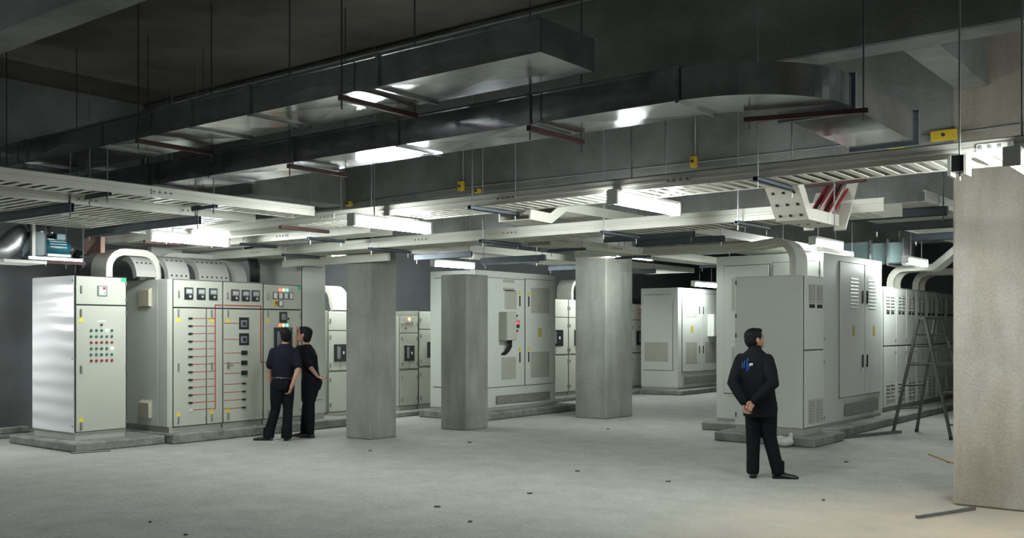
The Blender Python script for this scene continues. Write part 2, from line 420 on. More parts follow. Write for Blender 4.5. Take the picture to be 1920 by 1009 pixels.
def splice(t, axis, a, b, side, z, h):
    m = MB(); hh = h * .5
    if axis == 'x': m.box(a - .13, b, z + h * .25, a + .13, b + side * .012, z + h * .75)
    else: m.box(b, a - .13, z + h * .25, b + side * .012, a + .13, z + h * .75)
    o = m.build('splice_plate', 'tray_cream', t)
    m = MB()
    for k in range(4):
        q = a - .10 + .066 * k
        if axis == 'x': m.box(q - .011, b + side * .010, z + hh - .011, q + .011, b + side * .020, z + hh + .011)
        else: m.box(b + side * .010, q - .011, z + hh - .011, b + side * .020, q + .011, z + hh + .011)
    m.build('bolts', 'meter_grey', o)['kind'] = 'stuff'
def support(t, axis, a, b0, b1, z, h=.041, mat='strut_bluegrey', over=.12, rods=True, w=.045):
    m = MB(); A, B = b0 - over, b1 + over
    if axis == 'x':      # tray along X, channel along Y
        m.box(a - w / 2, A, z - h, a + w / 2, B, z - h + .006); m.box(a - w / 2, A, z - h, a - w / 2 + .006, B, z); m.box(a + w / 2 - .006, A, z - h, a + w / 2, B, z)
        m.box(a - w / 2, A, z - .006, a + w / 2, B, z - .001); ends = ((a, A + .05), (a, B - .05))
    else:
        m.box(A, a - w / 2, z - h, B, a + w / 2, z - h + .006); m.box(A, a - w / 2, z - h, B, a - w / 2 + .006, z); m.box(A, a + w / 2 - .006, z - h, B, a + w / 2, z)
        m.box(A, a - w / 2, z - .006, B, a + w / 2, z - .001); ends = ((A + .05, a), (B - .05, a))
    m.build('support_channel', mat, t)
    if rods:
        for (x, y) in ends: MB().tube([(x, y, z - h - .06), (x, y, rod_top(x, y))], .007, 6).build('hanger_rod', 'rod_steel', t)
def tray(label, axis, a0, a1, b0, b1, z, h, sup, spl=(), near=0, pitch=.13, suph=.041, supb=None, supmat='strut_bluegrey', w=.062, over=.12, rods=True, shade_sheet=False):
    loc = ((a0 + a1) / 2, (b0 + b1) / 2, z) if axis == 'x' else ((b0 + b1) / 2, (a0 + a1) / 2, z)
    t = thing('cable_tray', label, 'cable tray', loc)
    rail(t, axis, a0, a1, b0, 1, z, h); rail(t, axis, a0, a1, b1, -1, z, h)
    rungs(t, axis, a0, a1, b0 + .012, b1 - .012, z, pitch, w)
    if shade_sheet:  # dark sheet added on top to shade the gaps between rungs
        if axis == 'x': MB().box(a0, b0 + .002, z + h + .001, a1, b1 - .002, z + h + .008).build('shade_sheet', 'shade_sheet_dark', t)
        else: MB().box(b0 + .002, a0, z + h + .001, b1 - .002, a1, z + h + .008).build('shade_sheet', 'shade_sheet_dark', t)
    for s_ in sup: support(t, axis, s_, *(supb or (b0, b1)), z, suph, supmat, over, rods)
    for s_ in spl:
        if axis == 'x': splice(t, 'x', s_, b0, -1, z, h)
        else: splice(t, 'y', s_, b1, 1, z, h)
    return t
T1 = tray('long upper cable tray across the room, from the pale column to the switchboard', 'x', -14.3, -.2, 8.0, 8.6, 3.0, .115,
     [-12.4, -6.75, -3.55], [-9.1, -6.35, -4.35, -1.7], pitch=.128, shade_sheet=True)
T2 = tray('long lower cable tray running in front of the square columns', 'x', -14.4, -3.1, 9.85, 10.45, 2.855, .135,
     [-12.1, -10.2, -8.15, -6.3, -4.6], [-9.3, -7.75, -4.1, -12.9])
T3 = tray('short cable tray between the two long ones, ending behind a light', 'x', -14.6, -9.5, 9.08, 9.5, 2.97, .12, [-12.1, -10.6], [-11.3])
Y1 = tray('narrow ladder tray coming in from the left just below the upper air duct', 'y', 2.6, 7.97, -9.7, -9.3, 3.075, .115, [5.30, 6.55], [5.9], over=.02, shade_sheet=True)
Y2 = tray('wide ladder tray at the left edge with bright slats', 'y', 2.8, 7.97, -11.58, -10.45, 3.075, .11, [], [5.7, 7.0], pitch=.125, w=.062, shade_sheet=True)
Y3 = tray('wide ladder tray on the wall side, over the blower', 'y', 2.8, 7.97, -12.95, -11.66, 3.075, .11, [5.5, 7.1], [], pitch=.125, w=.062, suph=.10, supb=(-12.95, -10.45), over=.06, shade_sheet=True)
W1 = tray('wide cable tray running back beside the pale column', 'y', 10.75, 21.4, -4.05, -2.95, 3.03, .12, [11.3, 12.7, 14.4], [], suph=.10, over=.08)
W2 = tray('wide cable tray running back above the large grey enclosure', 'y', 11.0, 18.6, -7.6, -6.4, 3.03, .12, [12.0, 12.9, 16.6, 18.3], [], suph=.09, over=.12)
W3 = tray('wide cable tray running back over the two-door enclosure', 'y', 11.6, 21.4, -12.4, -11.2, 3.05, .12, [13.05, 15.0, 17.2, 19.4], [], suph=.10, over=.08)
B1 = tray('narrow cream cable tray passing the top of the farthest column', 'y', 11.4, 24, -8.66, -8.24, 2.90, .12, [12.1, 14.0, 17.0, 20.0], [13.2])
S1_ = thing('channel_support', 'blue-grey channel spanning in front of the farthest column', 'channel', (-10.1, 13.05, 2.88))
MB().box(-10.9, 13.02, 2.82, -9.55, 13.09, 2.92).build('channel', 'strut_bluegrey', S1_)
for x in (-10.85, -9.6): MB().tube([(x, 13.055, 2.78), (x, 13.055, SLAB)], .007, 6).build('hanger_rod', 'rod_steel', S1_)
plain('bend_grey', (.40, .40, .37), .45, var=.06)
def path_tray(label, axis_pts, b0, b1, h, plane='yz', sup=(), mat='tray_cream', holes=False, name='cable_tray', split=True):
    """tray following a path in the plane; b0..b1 is its width across"""
    P = [Vector(axis_pts[0])]; nrm = []
    for p in axis_pts[1:]:
        if (Vector(p) - P[-1]).length > .004: P.append(Vector(p))
    for i in range(len(P)):
        d = (P[min(i + 1, len(P) - 1)] - P[max(i - 1, 0)]).normalized(); nrm.append(Vector((-d.y, d.x)))
    for i in range(1, len(P) - 1):
        d0 = (P[i] - P[i - 1]).normalized(); d1_ = (P[i + 1] - P[i]).normalized()
        nn = (Vector((-d0.y, d0.x)) + Vector((-d1_.y, d1_.x))).normalized(); c = max(.5, nn.dot(Vector((-d0.y, d0.x)))); nrm[i] = nn / c
    def W3d(p, b): return (b, p.x, p.y) if plane == 'yz' else (p.x, b, p.y)
    mid = P[len(P) // 2]; sgn = 1 if h > 0 else -1
    t = thing(name, label, 'cable tray', W3d(mid, (b0 + b1) / 2))
    for b, s_ in ((b0, 1), (b1, -1)):
        rings = []
        for p, q in zip(P, nrm):
            o_ = p + q * h
            rings.append([W3d(p, b), W3d(p, b + s_ * .02), W3d(o_, b + s_ * .02), W3d(o_, b)])
        MB().loft(rings).build('side_rail', mat, t)
    rings = []
    for p, q in zip(P, nrm):
        i_ = p + q * (.010 * sgn)
        rings.append([W3d(p, b0 + .02), W3d(p, b1 - .02), W3d(i_, b1 - .02), W3d(i_, b0 + .02)])
    pl = MB().loft(rings).build('tray_bottom', mat, t)
    if holes:
        m = MB()
        nh = max(3, int((b1 - b0) / .085))
        for i in range(len(P) - 1):
            if (i % holes): continue
            c = (P[i] + P[i + 1]) / 2; d = (P[i + 1] - P[i]).normalized(); q = Vector((-d.y, d.x))
            for k in range(nh):
                b = b0 + .06 + (b1 - b0 - .12) * k / (nh - 1)
                a_ = c - d * .013 - q * .004 * sgn; b_ = c + d * .013 - q * .004 * sgn
                m.add([W3d(a_, b - .014), W3d(a_, b + .014), W3d(b_, b + .014), W3d(b_, b - .014),
                       W3d(a_ + q * .006 * sgn, b - .014), W3d(a_ + q * .006 * sgn, b + .014), W3d(b_ + q * .006 * sgn, b + .014), W3d(b_ + q * .006 * sgn, b - .014)],
                      [(0, 1, 2, 3), (4, 5, 6, 7), (0, 1, 5, 4), (1, 2, 6, 5), (2, 3, 7, 6), (3, 0, 4, 7)])
        m.build('perforations', 'dark_gap', pl)['kind'] = 'stuff'
    return t
def arc(cx, cy, r, a0, a1, n=8): return [(cx + r * math.cos(math.radians(a0 + (a1 - a0) * k / n)), cy + r * math.sin(math.radians(a0 + (a1 - a0) * k / n))) for k in range(n + 1)]
# dip that ducks under the lower tray, full of red and black cables
dip = path_tray('short U-shaped dip of perforated tray full of red cables', [(8.62, 3.0), (8.72, 2.90), (8.80, 2.80), (8.88, 2.715), (9.66, 2.715)], -3.79, -3.47, .11, holes=1)
MB().bar((-3.46, 9.66, 2.68), (-3.46, 10.02, 3.18), .022, .11, (1, 0, 0)).build('rising_rail', 'tray_cream', dip)
MB().bar((-3.78, 9.66, 2.70), (-3.78, 10.0, 3.10), .022, .10, (1, 0, 0)).build('rising_rail', 'tray_cream', dip)
MB().box(-4.05, 9.90, 3.17, -3.3, 9.95, 3.21).build('hanger_bar', 'red_oxide', dip)
MB().tube([(-3.44, 9.45, 2.65), (-3.44, 9.45, SLAB)], .007, 6).build('hanger_rod', 'rod_steel', dip)
for k in range(9):
    x = -3.75 + .030 * k; j = random.uniform(-.03, .03)
    tag(MB().tube([(x, 8.70, 2.97), (x + j, 8.95, 2.78 + .02 * (k % 3)), (x + j, 9.55, 2.76 + .02 * (k % 2)), (x, 9.8, 2.98), (x - j, 10.08, 3.2)], .014, 6)
        .build('cable', ['cable_red', 'cable_black', 'cable_red', 'cable_white'][k % 4], None, (x, 9.4, 2.74)),
        ['red power cable lying in the tray dip', 'black power cable lying in the tray dip', 'red power cable lying in the tray dip', 'white power cable lying in the tray dip'][k % 4], 'cable', 'cables in the tray dip')
# zig-zag branch behind the upper tray
path_tray('branch of tray with an upward step, middle of the ceiling', [(8.62, 2.90), (9.02, 2.89), (9.30, 3.05), (12.0, 3.05)], -6.95, -6.5, .11)
# bend down to the free-standing cabinet with the man in front
path_tray('tray bending down onto the free-standing grey cabinet', [(-9.6, 3.02), (-7.0, 3.02), (-6.35, 3.02)] + arc(-6.0, 2.72, .34, 90, 0, 8)[0:] + [(-5.66, 2.50)], 13.98, 14.42, -.10, 'xz')
# bends over the row by the stepladder
path_tray('tray bending up from the row of cabinets by the stepladder', [(-6.2, 2.48)] + arc(-5.85, 2.60, .35, 180, 90, 6) + [(-5.35, 2.95), (-4.95, 3.28), (-4.5, 3.28)], 19.9, 20.4, -.12, 'xz')
path_tray('second tray bend on the cabinet row, farther from the stepladder', [(-6.2, 2.48)] + arc(-5.85, 2.60, .35, 180, 90, 6) + [(-5.2, 2.95)], 21.6, 22.1, -.12, 'xz')
path_tray('vertical tray rising behind the large grey enclosure', [(-6.5, 2.49), (-6.5, 2.95)], 18.70, 18.92, -.1, 'xz', holes=3, mat='bend_grey')
# arch from the first cabinet over to the switchboard and the perforated bends
path_tray('cream arch of tray bridging the first cabinet and the switchboard', [(7.72, 2.46), (7.72, 2.60)] + arc(8.02, 2.60, .30, 180, 90, 6) + arc(8.32, 2.60, .30, 90, 0, 6) + [(8.62, 2.46)], -14.05, -13.62, -.10, 'yz')
path_tray('perforated tray bend under the cream arch', arc(-13.85, 2.45, .38, 90, 5, 6), 8.12, 8.46, -.10, 'xz', holes=3, mat='bend_grey')
path_tray('perforated tray bend on the switchboard top, over the three left meters', [(-14.3, 2.83)] + arc(-13.72, 2.47, .36, 90, 0, 6) , 8.58, 8.95, -.10, 'xz', holes=3, mat='bend_grey')
path_tray('wide perforated tray bend on the switchboard top, over the middle meters', [(-14.3, 2.83)] + arc(-13.72, 2.47, .36, 90, 0, 6), 9.12, 9.68, -.10, 'xz', holes=3, mat='bend_grey')
path_tray('narrow tray bend on the switchboard top, next to the tall dark panel', [(-14.3, 2.83)] + arc(-13.72, 2.47, .36, 90, 0, 6), 9.80, 10.02, -.10, 'xz', mat='bend_grey')
path_tray('upright perforated tray behind the light over the switchboard', [(-14.1, 2.55), (-14.1, 3.0)], 8.75, 9.3, .1, 'xz', holes=3, mat='bend_grey')
path_tray('tray elbow joining the lower tray to the switchboard top', [(8.75, 2.46)] + arc(9.15, 2.55, .38, 180, 95, 6) + [(9.85, 2.93)], -14.5, -14.05, -.1, 'yz')
# loose bundle of black cables left of the arch
for k in range(6):
    y = 7.55 + .03 * k
    tag(MB().tube([(-14.2 - .04 * k, y, 2.44), (-14.2 - .04 * k, y, 2.62), (-14.3 - .04 * k, y + .05, 2.80), (-14.5 - .04 * k, y + .2, 2.88), (-15.0, y + .5, 2.9)], .03, 8)
        .build('cable', 'cable_black', None, (-14.2, y, 2.44), True), 'thick black cable rising behind the first cabinet', 'cable', 'black cables behind the first cabinet')
for k in range(5):
    y = 10.10 + .035 * k
    tag(MB().tube([(-13.35, y, 2.44), (-13.35, y, 2.72), (-13.45, y, 2.92), (-13.6, y, 3.15)], .025, 8)
        .build('cable', 'cable_black', None, (-13.35, y, 2.44), True), 'thick black cable between switchboard and tall dark panel', 'cable', 'black cables on the switchboard')
# small hardware on the trays
mp_ = thing('mounting_plate', 'terracotta painted plate hung at the end of the upper tray', 'plate', (-13.7, 7.58, 2.8))
MB().cbox(-13.95, 7.55, 2.80, -13.47, 7.62, 3.04, .006).build('plate', 'terracotta', mp_)
for x in (-13.9, -13.52): MB().tube([(x, 7.585, 3.04), (x, 7.585, SLAB)], .006, 6).build('hanger_rod', 'rod_steel', mp_)
tag(MB().box(-13.1, 8.0, 2.955, -13.05, 8.7, 2.998).build('steel_angle', 'red_oxide', None, (-13.1, 8.33, 2.86)), 'short red oxide angle above the cream arch', 'steel angle')
tag(MB().box(-9.93, 7.93, 2.955, -9.88, 8.72, 2.998).build('steel_angle', 'red_oxide', None, (-9.9, 8.3, 2.9)), 'red oxide angle under the upper tray, left of the twin-rod light', 'steel angle')
cl = thing('tray_clamp', 'black clamp with light edges under the upper tray by the pale column', 'clamp', (-1.9, 7.9, 2.9))
MB().box(-1.98, 7.86, 2.88, -1.88, 7.99, 3.0).build('clamp_body', 'black_plastic', cl)
MB().box(-2.0, 7.85, 2.85, -1.975, 7.99, 3.0).build('clamp_plate', 'tray_cream', cl); MB().box(-1.885, 7.85, 2.85, -1.865, 7.99, 3.0).build('clamp_plate', 'tray_cream', cl)
MB().tube([(-1.93, 7.92, 2.82), (-1.93, 7.92, SLAB)], .008, 6).build('hanger_rod', 'rod_steel', cl)
tag(MB().box(-13.0, 10.45, 2.72, -10.55, 10.50, 2.84).build('cover_strip', 'tray_cream', None, (-12, 10.48, 2.72)), 'cream tray side left hanging over the tall dark panel', 'tray side')

# ------------------------------------------------------------------ conduits and yellow boxes on the beams
def conduit(label, pts, r=.012, mat='conduit_grey'):
    return tag(MB().tube(pts, r, 8).build('conduit', mat, None, pts[0], True), label, 'conduit')
conduit('thin conduit along the top of the dark beam with a bend down at its end', [(-5.0, 8.07, 4.93), (-11.4, 8.07, 4.93), (-12.9, 8.07, 4.90), (-13.12, 8.06, 4.80), (-13.14, 8.06, 4.0)], .018)
conduit('thin conduit along the bottom of the beam with the yellow boxes', [(-2.75, 10.135, 3.60), (-5.3, 10.135, 3.60), (-8.8, 10.135, 3.62), (-11.0, 10.135, 3.58)], .010)
conduit('thin conduit crossing the pale column from the yellow box', [(-2.5, 10.11, 3.585), (-1.95, 10.11, 3.60), (-1.2, 10.11, 3.61)], .012)
conduit('thin conduit rising to the yellow box in the middle of the beam', [(-5.29, 10.135, 3.62), (-5.29, 10.135, SLAB)], .010)
conduit('thin conduit rising to the yellow box next to the twin rods', [(-8.79, 10.135, 3.65), (-8.79, 10.135, SLAB)], .010)
for (x, z, w, h, l) in ((-2.60, 3.575, .24, .10, 'bright yellow junction box at the corner of the pale column'),
                        (-5.29, 3.60, .07, .13, 'yellow junction box on the beam, right of the middle light'),
                        (-8.79, 3.635, .08, .13, 'yellow junction box on the beam with a short tail'),
                        (-8.5, 3.545, .09, .06, 'small yellow cover at the end of a conduit tail'),
                        (-11.0, 3.57, .09, .07, 'yellow junction box above the lit tray near the front square column'),
                        (-3.05, 3.56, .16, .12, 'dull yellow junction box beside the air duct end')):
    t = thing('junction_box', l, 'junction box', (x, 10.09, z), 'yellow boxes on the beam')
    MB().cbox(x - w / 2, 10.06, z - h / 2, x + w / 2, 10.128, z + h / 2, .008).build('box_body', 'box_yellow', t)
    MB().tube([(x, 10.062, z), (x, 10.045, z)], .018, 8).build('knockout', 'red_oxide', t)

# ------------------------------------------------------------------ cabinets
def plinth(label, x0, y0, x1, y1, h=.14):
    m = MB().cbox(x0, y0, 0, x1, y1, h, .02)
    return tag(m.build('concrete_plinth', 'plinth_concrete', None, ((x0 + x1) / 2, (y0 + y1) / 2, 0)), label, 'plinth')
DT = .022     # door thickness
class Cab:
    """free-standing enclosure: doors on its +X face (front) and optional panels on its -Y face"""
    def __init__(s, name, label, cat, xf, depth, y0, y1, z0, z1, mat='cabinet_cream', base=.09, group=None, side=None):
        s.xf, s.y0, s.y1, s.z0, s.z1, s.mat = xf, y0, y1, z0, z1, mat
        s.t = thing(name, label, cat, (xf - depth / 2, (y0 + y1) / 2, z0), group)
        s.depth = depth
        if base: MB().box(xf - depth + .01, y0 + .012, z0, xf - .012, y1 - .012, z0 + base).build('base_frame', 'cabinet_base', s.t)
        s.body = MB().cbox(xf - depth, y0, z0 + base, xf, y1, z1, .006).build('body', mat, s.t)
    def door(s, y0, y1, z0, z1, mat=None, gap=.005):
        # dark rebate behind the leaf shows as the joint round it
        MB().box(s.xf, y0 - gap, z0 - gap, s.xf + .004, y1 + gap, z1 + gap).build('door_rebate', 'dark_gap', s.t)
        return MB().cbox(s.xf + .002, y0 + gap, z0 + gap, s.xf + DT, y1 - gap, z1 - gap, .004).build('door', mat or s.mat, s.t)
    def side_panel(s, x0, x1, z0, z1, mat=None, gap=.005, name='side_panel'):
        y = s.y0
        MB().box(x0 - gap, y - .004, z0 - gap, x1 + gap, y, z1 + gap).build('panel_rebate', 'dark_gap', s.t)
        return MB().cbox(x0 + gap, y - DT, z0 + gap, x1 - gap, y - .002, z1 - gap, .004).build(name, mat or s.mat, s.t)
    def on(s, parent, name, mat, y0, y1, z0, z1, th=.012, lift=0, ch=.003):
        x = s.xf + DT + lift
        return MB().cbox(x - .001, y0, z0, x + th, y1, z1, ch).build(name, mat, parent)
    def handle(s, d, y, z, h=.11, mat='handle_grey'): return s.on(d, 'handle', mat, y - .012, y + .012, z - h / 2, z + h / 2, .02)
    def hinge(s, d, y, z, h=.06): return s.on(d, 'hinge', 'handle_grey', y - .008, y + .008, z - h / 2, z + h / 2, .012)
    def warn(s, d, y, z, r=.045):
        x = s.xf + DT
        return MB().prism([(y - r, z - r * .8), (y + r, z - r * .8), (y, z + r)], 'x', x, x + .002).build('warning_sticker', 'warning_yellow', d)
    def lampdot(s, d, y, z, mat, r=.016, name='indicator_lamp'):
        x = s.xf + DT
        return MB().tube([(x, y, z), (x + .012, y, z), (x + .02, y, z)], [r, r, r * .7], 10).build(name, mat, d)
    def meter(s, d, y, z, w=.15, h=.18):
        x = s.xf + DT
        o = s.on(s.t, 'meter', 'black_plastic', y - w / 2, y + w / 2, z - h / 2, z + h / 2, .02, 0, .006)
        MB().box(x + .019, y - w * .38, z - h * .05, x + .023, y + w * .38, z + h * .40).build('scale_window', 'meter_grey', o)
        MB().box(x + .0225, y - w * .30, z + h * .06, x + .0245, y + w * .30, z + h * .32).build('scale_card', 'meter_window', o)
        MB().tube([(x + .019, y + w * .1, z - h * .25), (x + .03, y + w * .1, z - h * .25)], w * .13, 10).build('dial_knob', 'meter_window', o)
        return o
    def louver(s, name, y0, y1, z0, z1, n=8, mat='vent_grey', vertical=False, dp=.018):
        """vent grille with raised slats on the front"""
        x = s.xf + DT; m = MB().box(x - .001, y0, z0, x + .004, y1, z1)
        o = m.build(name, mat, s.t)
        for k in range(n):
            if vertical:
                a = y0 + (y1 - y0) * (k + .5) / n; w = (y1 - y0) / n * .32
                MB().box(x + .003, a - w, z0 + .01, x + .014, a + w, z1 - .01).build('slat', mat, o)
            else:
                a = z0 + (z1 - z0) * (k + .5) / n; w = (z1 - z0) / n * .32
                MB().add([(x + .003, y0 + .01, a - w), (x + .003, y1 - .01, a - w), (x + .003, y1 - .01, a + w), (x + .003, y0 + .01, a + w), (x + dp, y0 + .01, a - w), (x + dp, y1 - .01, a - w)],
                         [(0, 1, 5, 4), (4, 5, 2, 3), (0, 4, 3), (1, 2, 5), (0, 3, 2, 1)]).build('slat', mat, o)
        return o
    def mesh_vent(s, y0, y1, z0, z1, mat='vent_grey', front=True):
        """fine perforated vent panel"""
        if front: return MB().box(s.xf + DT - .001, y0, z0, s.xf + DT + .004, y1, z1).build('vent_panel', mat, s.t)
        return MB().box(y0, s.y0 - DT - .004, z0, y1, s.y0 - DT + .001, z1).build('vent_panel', mat, s.t)

# --- first cabinet with push buttons
plinth('low concrete plinth under the push-button cabinet', -14.95, 6.93, -13.03, 8.32, .13)
c = Cab('control_cabinet', 'cream control cabinet with a grid of push buttons and a wavy steel side', 'cabinet', -13.35 - DT, 1.2, 7.11, 7.885, .13, 2.455)
MB().box(c.xf - 1.195, 7.098, .24, c.xf - .01, 7.11, 2.45).build('side_panel', 'wavy_steel', c.t)
d_up = c.door(7.115, 7.88, 2.045, 2.45); d_lo = c.door(7.115, 7.88, .245, 2.035)
o = c.on(d_up, 'meter', 'meter_grey', 7.435, 7.58, 2.17, 2.32, .015)
c.on(d_up, 'meter_face', 'white_plastic', 7.455, 7.555, 2.185, 2.305, .017); c.on(d_up, 'meter_display', 'button_red', 7.505, 7.55, 2.265, 2.30, .019)
c.on(d_up, 'meter_key', 'meter_grey', 7.52, 7.54, 2.20, 2.225, .02)
c.on(d_up, 'sticker', 'sticker_green', 7.795, 7.88, 2.385, 2.445, .002)
c.handle(d_up, 7.197, 2.255)
for z in (1.925, 1.13, .33): c.handle(d_lo, 7.192, z)
c.warn(d_lo, 7.192, 1.84); c.warn(d_lo, 7.192, .43)
for z in (2.36, 2.13): c.hinge(d_up, 7.872, z)
for z in (1.93, 1.13, .34): c.hinge(d_lo, 7.872, z)
c.lampdot(d_lo, 7.494, 1.76, 'black_plastic', .018, 'selector_switch')
c.on(d_lo, 'name_plate', 'white_plastic', 7.43, 7.57, 1.80, 1.82, .002)
for r in range(6):
    for k in range(5):
        y, z = 7.341 + .0783 * k, 1.68 - .0862 * r
        mat = ['button_green', 'button_teal', 'button_red', 'button_green', 'button_teal', 'button_red'][r]
        if (r, k) in ((0, 3), (3, 4)): mat = 'lamp_white'
        c.lampdot(d_lo, y, z, mat, .019, 'indicator_lamp' if r in (0, 3) else 'push_button')
for z in (2.38, 1.28, .33):
    MB().tube([(c.xf - .04, 7.10, z), (c.xf - .04, 7.09, z)], .012, 6).build('screw', 'handle_grey', c.t)

# --- main switchboard
plinth('long concrete plinth under the switchboard', -14.5, 8.34, -12.86, 11.9, .15)
XS = -13.05 - DT
zt, zs, zb = 2.45, 2.02, .235
# unit 1
u1 = Cab('switchboard_unit', 'end switchboard unit with three meters and two tall doors, nearest the push-button cabinet', 'switchboard', XS, 1.15, 8.40, 9.335, .15, zt, 'cabinet_cream', .08, 'switchboard units')
d = u1.door(8.465, 9.33, zs + .005, zt - .01)
u1.handle(d, 8.55, 2.22)
for y in (8.72, 8.935, 9.15): u1.meter(d, y, 2.237)
dA = u1.door(8.465, 9.035, zb, zs - .005); dB = u1.door(9.045, 9.33, zb, zs - .005)
for dd, y in ((dA, 8.545), (dB, 9.125)):
    u1.handle(dd, y, 1.94); u1.handle(dd, y, 1.13); u1.handle(dd, y, .33); u1.warn(dd, y, 1.845); u1.warn(dd, y, .43)
for z in (1.9, 1.13, .34): u1.hinge(dA, 9.022, z); u1.hinge(dB, 9.318, z)
dz = (1.861 - .581) / 11
for k in range(12):
    z = 1.861 - dz * k
    u1.on(dA, 'switch', 'black_plastic', 8.715, 8.785, z - .014, z + .014, .015)
    u1.on(dA, 'mimic_line', 'mimic_red', 8.785, 9.03, z - .006, z + .006, .002)
    u1.on(dB, 'mimic_line', 'mimic_red', 9.05, 9.193, z - .006, z + .006, .002)
z = .47; u1.on(dA, 'mimic_line', 'mimic_red', 8.80, 9.03, z - .006, z + .006, .002); u1.on(dB, 'mimic_line', 'mimic_red', 9.05, 9.193, z - .006, z + .006, .002)
u1.on(dA, 'switch', 'white_plastic', 8.735, 8.79, z - .014, z + .014, .012)
u1.on(dB, 'bus_line', 'mimic_red', 9.183, 9.203, .46, 2.01, .003); u1.on(d, 'bus_line', 'mimic_red', 9.183, 9.203, 2.03, 2.08, .003); u1.on(d, 'bus_line', 'mimic_red', 9.183, 9.325, 2.06, 2.08, .003)
# its side panels with two louvred hoods
for x0, x1 in ((-14.20, -13.345), (-13.335, XS - .01)):
    MB().cbox(x0, 8.385, .24, x1, 8.40, 2.44, .004).build('side_panel', 'cabinet_grey', u1.t)
for z0, z1 in ((2.04, 2.33), (.35, .62)):
    MB().prism([(8.385, z0), (8.385, z1), (8.33, z1 - .04), (8.33, z0 + .01)], 'x', -13.77, -13.50).build('vent_hood', 'vent_tan', u1.t)
# unit 2
u2 = Cab('switchboard_unit', 'middle switchboard unit with three meters and two black breakers', 'switchboard', XS, 1.15, 9.335, 10.11, .15, zt, 'cabinet_cream', .08, 'switchboard units')
d = u2.door(9.345, 10.10, zs + .005, zt - .01); u2.handle(d, 9.415, 2.22)
for y in (9.557, 9.755, 9.95): u2.meter(d, y, 2.232, .155, .18)
u2.on(d, 'bus_line', 'mimic_red', 9.345, 10.067, 2.06, 2.08, .003); u2.on(d, 'bus_line', 'mimic_red', 10.047, 10.067, 2.03, 2.07, .003)
d = u2.door(9.345, 10.10, zb, zs - .005)
for z in (1.94, 1.13, .33): u2.handle(d, 9.425, z)
u2.warn(d, 9.425, 1.845); u2.warn(d, 9.425, .43)
for z in (1.9, 1.13, .34): u2.hinge(d, 10.088, z)
for z in (1.79, 1.537):
    o = u2.on(u2.t, 'breaker', 'black_plastic', 9.635, 9.82, z - .095, z + .095, .012)
    u2.on(o, 'breaker_face', 'meter_grey', 9.66, 9.78, z - .06, z + .05, .016); u2.on(o, 'breaker_toggle', 'black_plastic', 9.70, 9.75, z - .03, z + .02, .03)
    u2.on(d, 'mimic_line', 'mimic_red', 9.35, 9.635, z - .006, z + .006, .002)
for z in (1.322, 1.162, 1.003):
    o = u2.on(u2.t, 'breaker', 'black_plastic', 9.675, 9.785, z - .035, z + .035, .02); u2.on(d, 'mimic_line', 'mimic_red', 9.35, 9.675, z - .006, z + .006, .002)
for z in (.833, .705, .58, .45):
    u2.on(d, 'switch', 'black_plastic', 9.69, 9.76, z - .014, z + .014, .015); u2.on(d, 'mimic_line', 'mimic_red', 9.35, 9.69, z - .006, z + .006, .002)
u2.on(d, 'bus_line', 'mimic_red', 10.047, 10.067, 1.16, 2.01, .003); u2.on(d, 'bus_line', 'mimic_red', 10.047, 10.097, 1.15, 1.17, .003)
MB().bar((XS + DT + .02, 9.40, 1.14), (XS + DT + .10, 9.46, 1.13), .02, .02).build('key_lever', 'handle_grey', u2.t)
# unit 3
u3 = Cab('switchboard_unit', 'switchboard unit with lit red, amber and green lamps, where two people stand', 'switchboard', XS, 1.15, 10.11, 10.90, .15, zt - .01, 'cabinet_cream', .08, 'switchboard units')
d = u3.door(10.12, 10.89, zs + .005, zt - .02); u3.handle(d, 10.20, 2.22)
for y, mt in ((10.442, 'lamp_red'), (10.515, 'lamp_amber'), (10.59, 'lamp_green')): u3.lampdot(d, y, 2.345, mt, .02)
for k in range(4):
    y = 10.343 + .109 * k
    o = u3.on(u3.t, 'ammeter', 'black_plastic', y - .045, y + .045, 2.19, 2.305, .012); u3.on(o, 'ammeter_face', 'white_plastic', y - .035, y + .035, 2.20, 2.295, .014)
o = u3.on(u3.t, 'rotary_switch', 'warning_yellow', 10.31, 10.40, 2.085, 2.17, .01); u3.on(o, 'switch_knob', 'button_red', 10.34, 10.375, 2.10, 2.155, .03)
o = u3.on(u3.t, 'ammeter', 'black_plastic', 10.41, 10.50, 2.07, 2.175, .012); u3.on(o, 'ammeter_face', 'white_plastic', 10.42, 10.49, 2.08, 2.165, .014)
u3.on(d, 'sticker', 'sticker_green', 10.81, 10.885, 2.36, 2.425, .002)
d = u3.door(10.12, 10.89, zb, zs - .005)
for z in (1.94, 1.05, .33): u3.handle(d, 10.20, z)
u3.warn(d, 10.20, 1.845); u3.warn(d, 10.20, .95)
o = u3.on(u3.t, 'relay', 'black_plastic', 10.43, 10.58, 1.80, 1.985, .02); u3.on(o, 'relay_face', 'meter_grey', 10.46, 10.55, 1.85, 1.95, .024)
for y, mt in ((10.442, 'lamp_red'), (10.515, 'lamp_amber'), (10.59, 'lamp_green')): u3.lampdot(d, y, 1.762, mt, .02)
u3.lampdot(d, 10.615, 1.87, 'black_plastic', .02, 'selector_switch')
o = u3.on(u3.t, 'air_circuit_breaker', 'black_plastic', 10.32, 10.69, 1.28, 1.725, .02); u3.on(o, 'breaker_face', 'meter_grey', 10.37, 10.45, 1.36, 1.66, .024)
u3.on(d, 'bus_line', 'mimic_red', 10.125, 10.22, 1.15, 1.17, .003)
for z in (2.36, 1.9, 1.13, .34): u3.hinge(d if z < 2 else d, 10.878, min(z, 1.95))
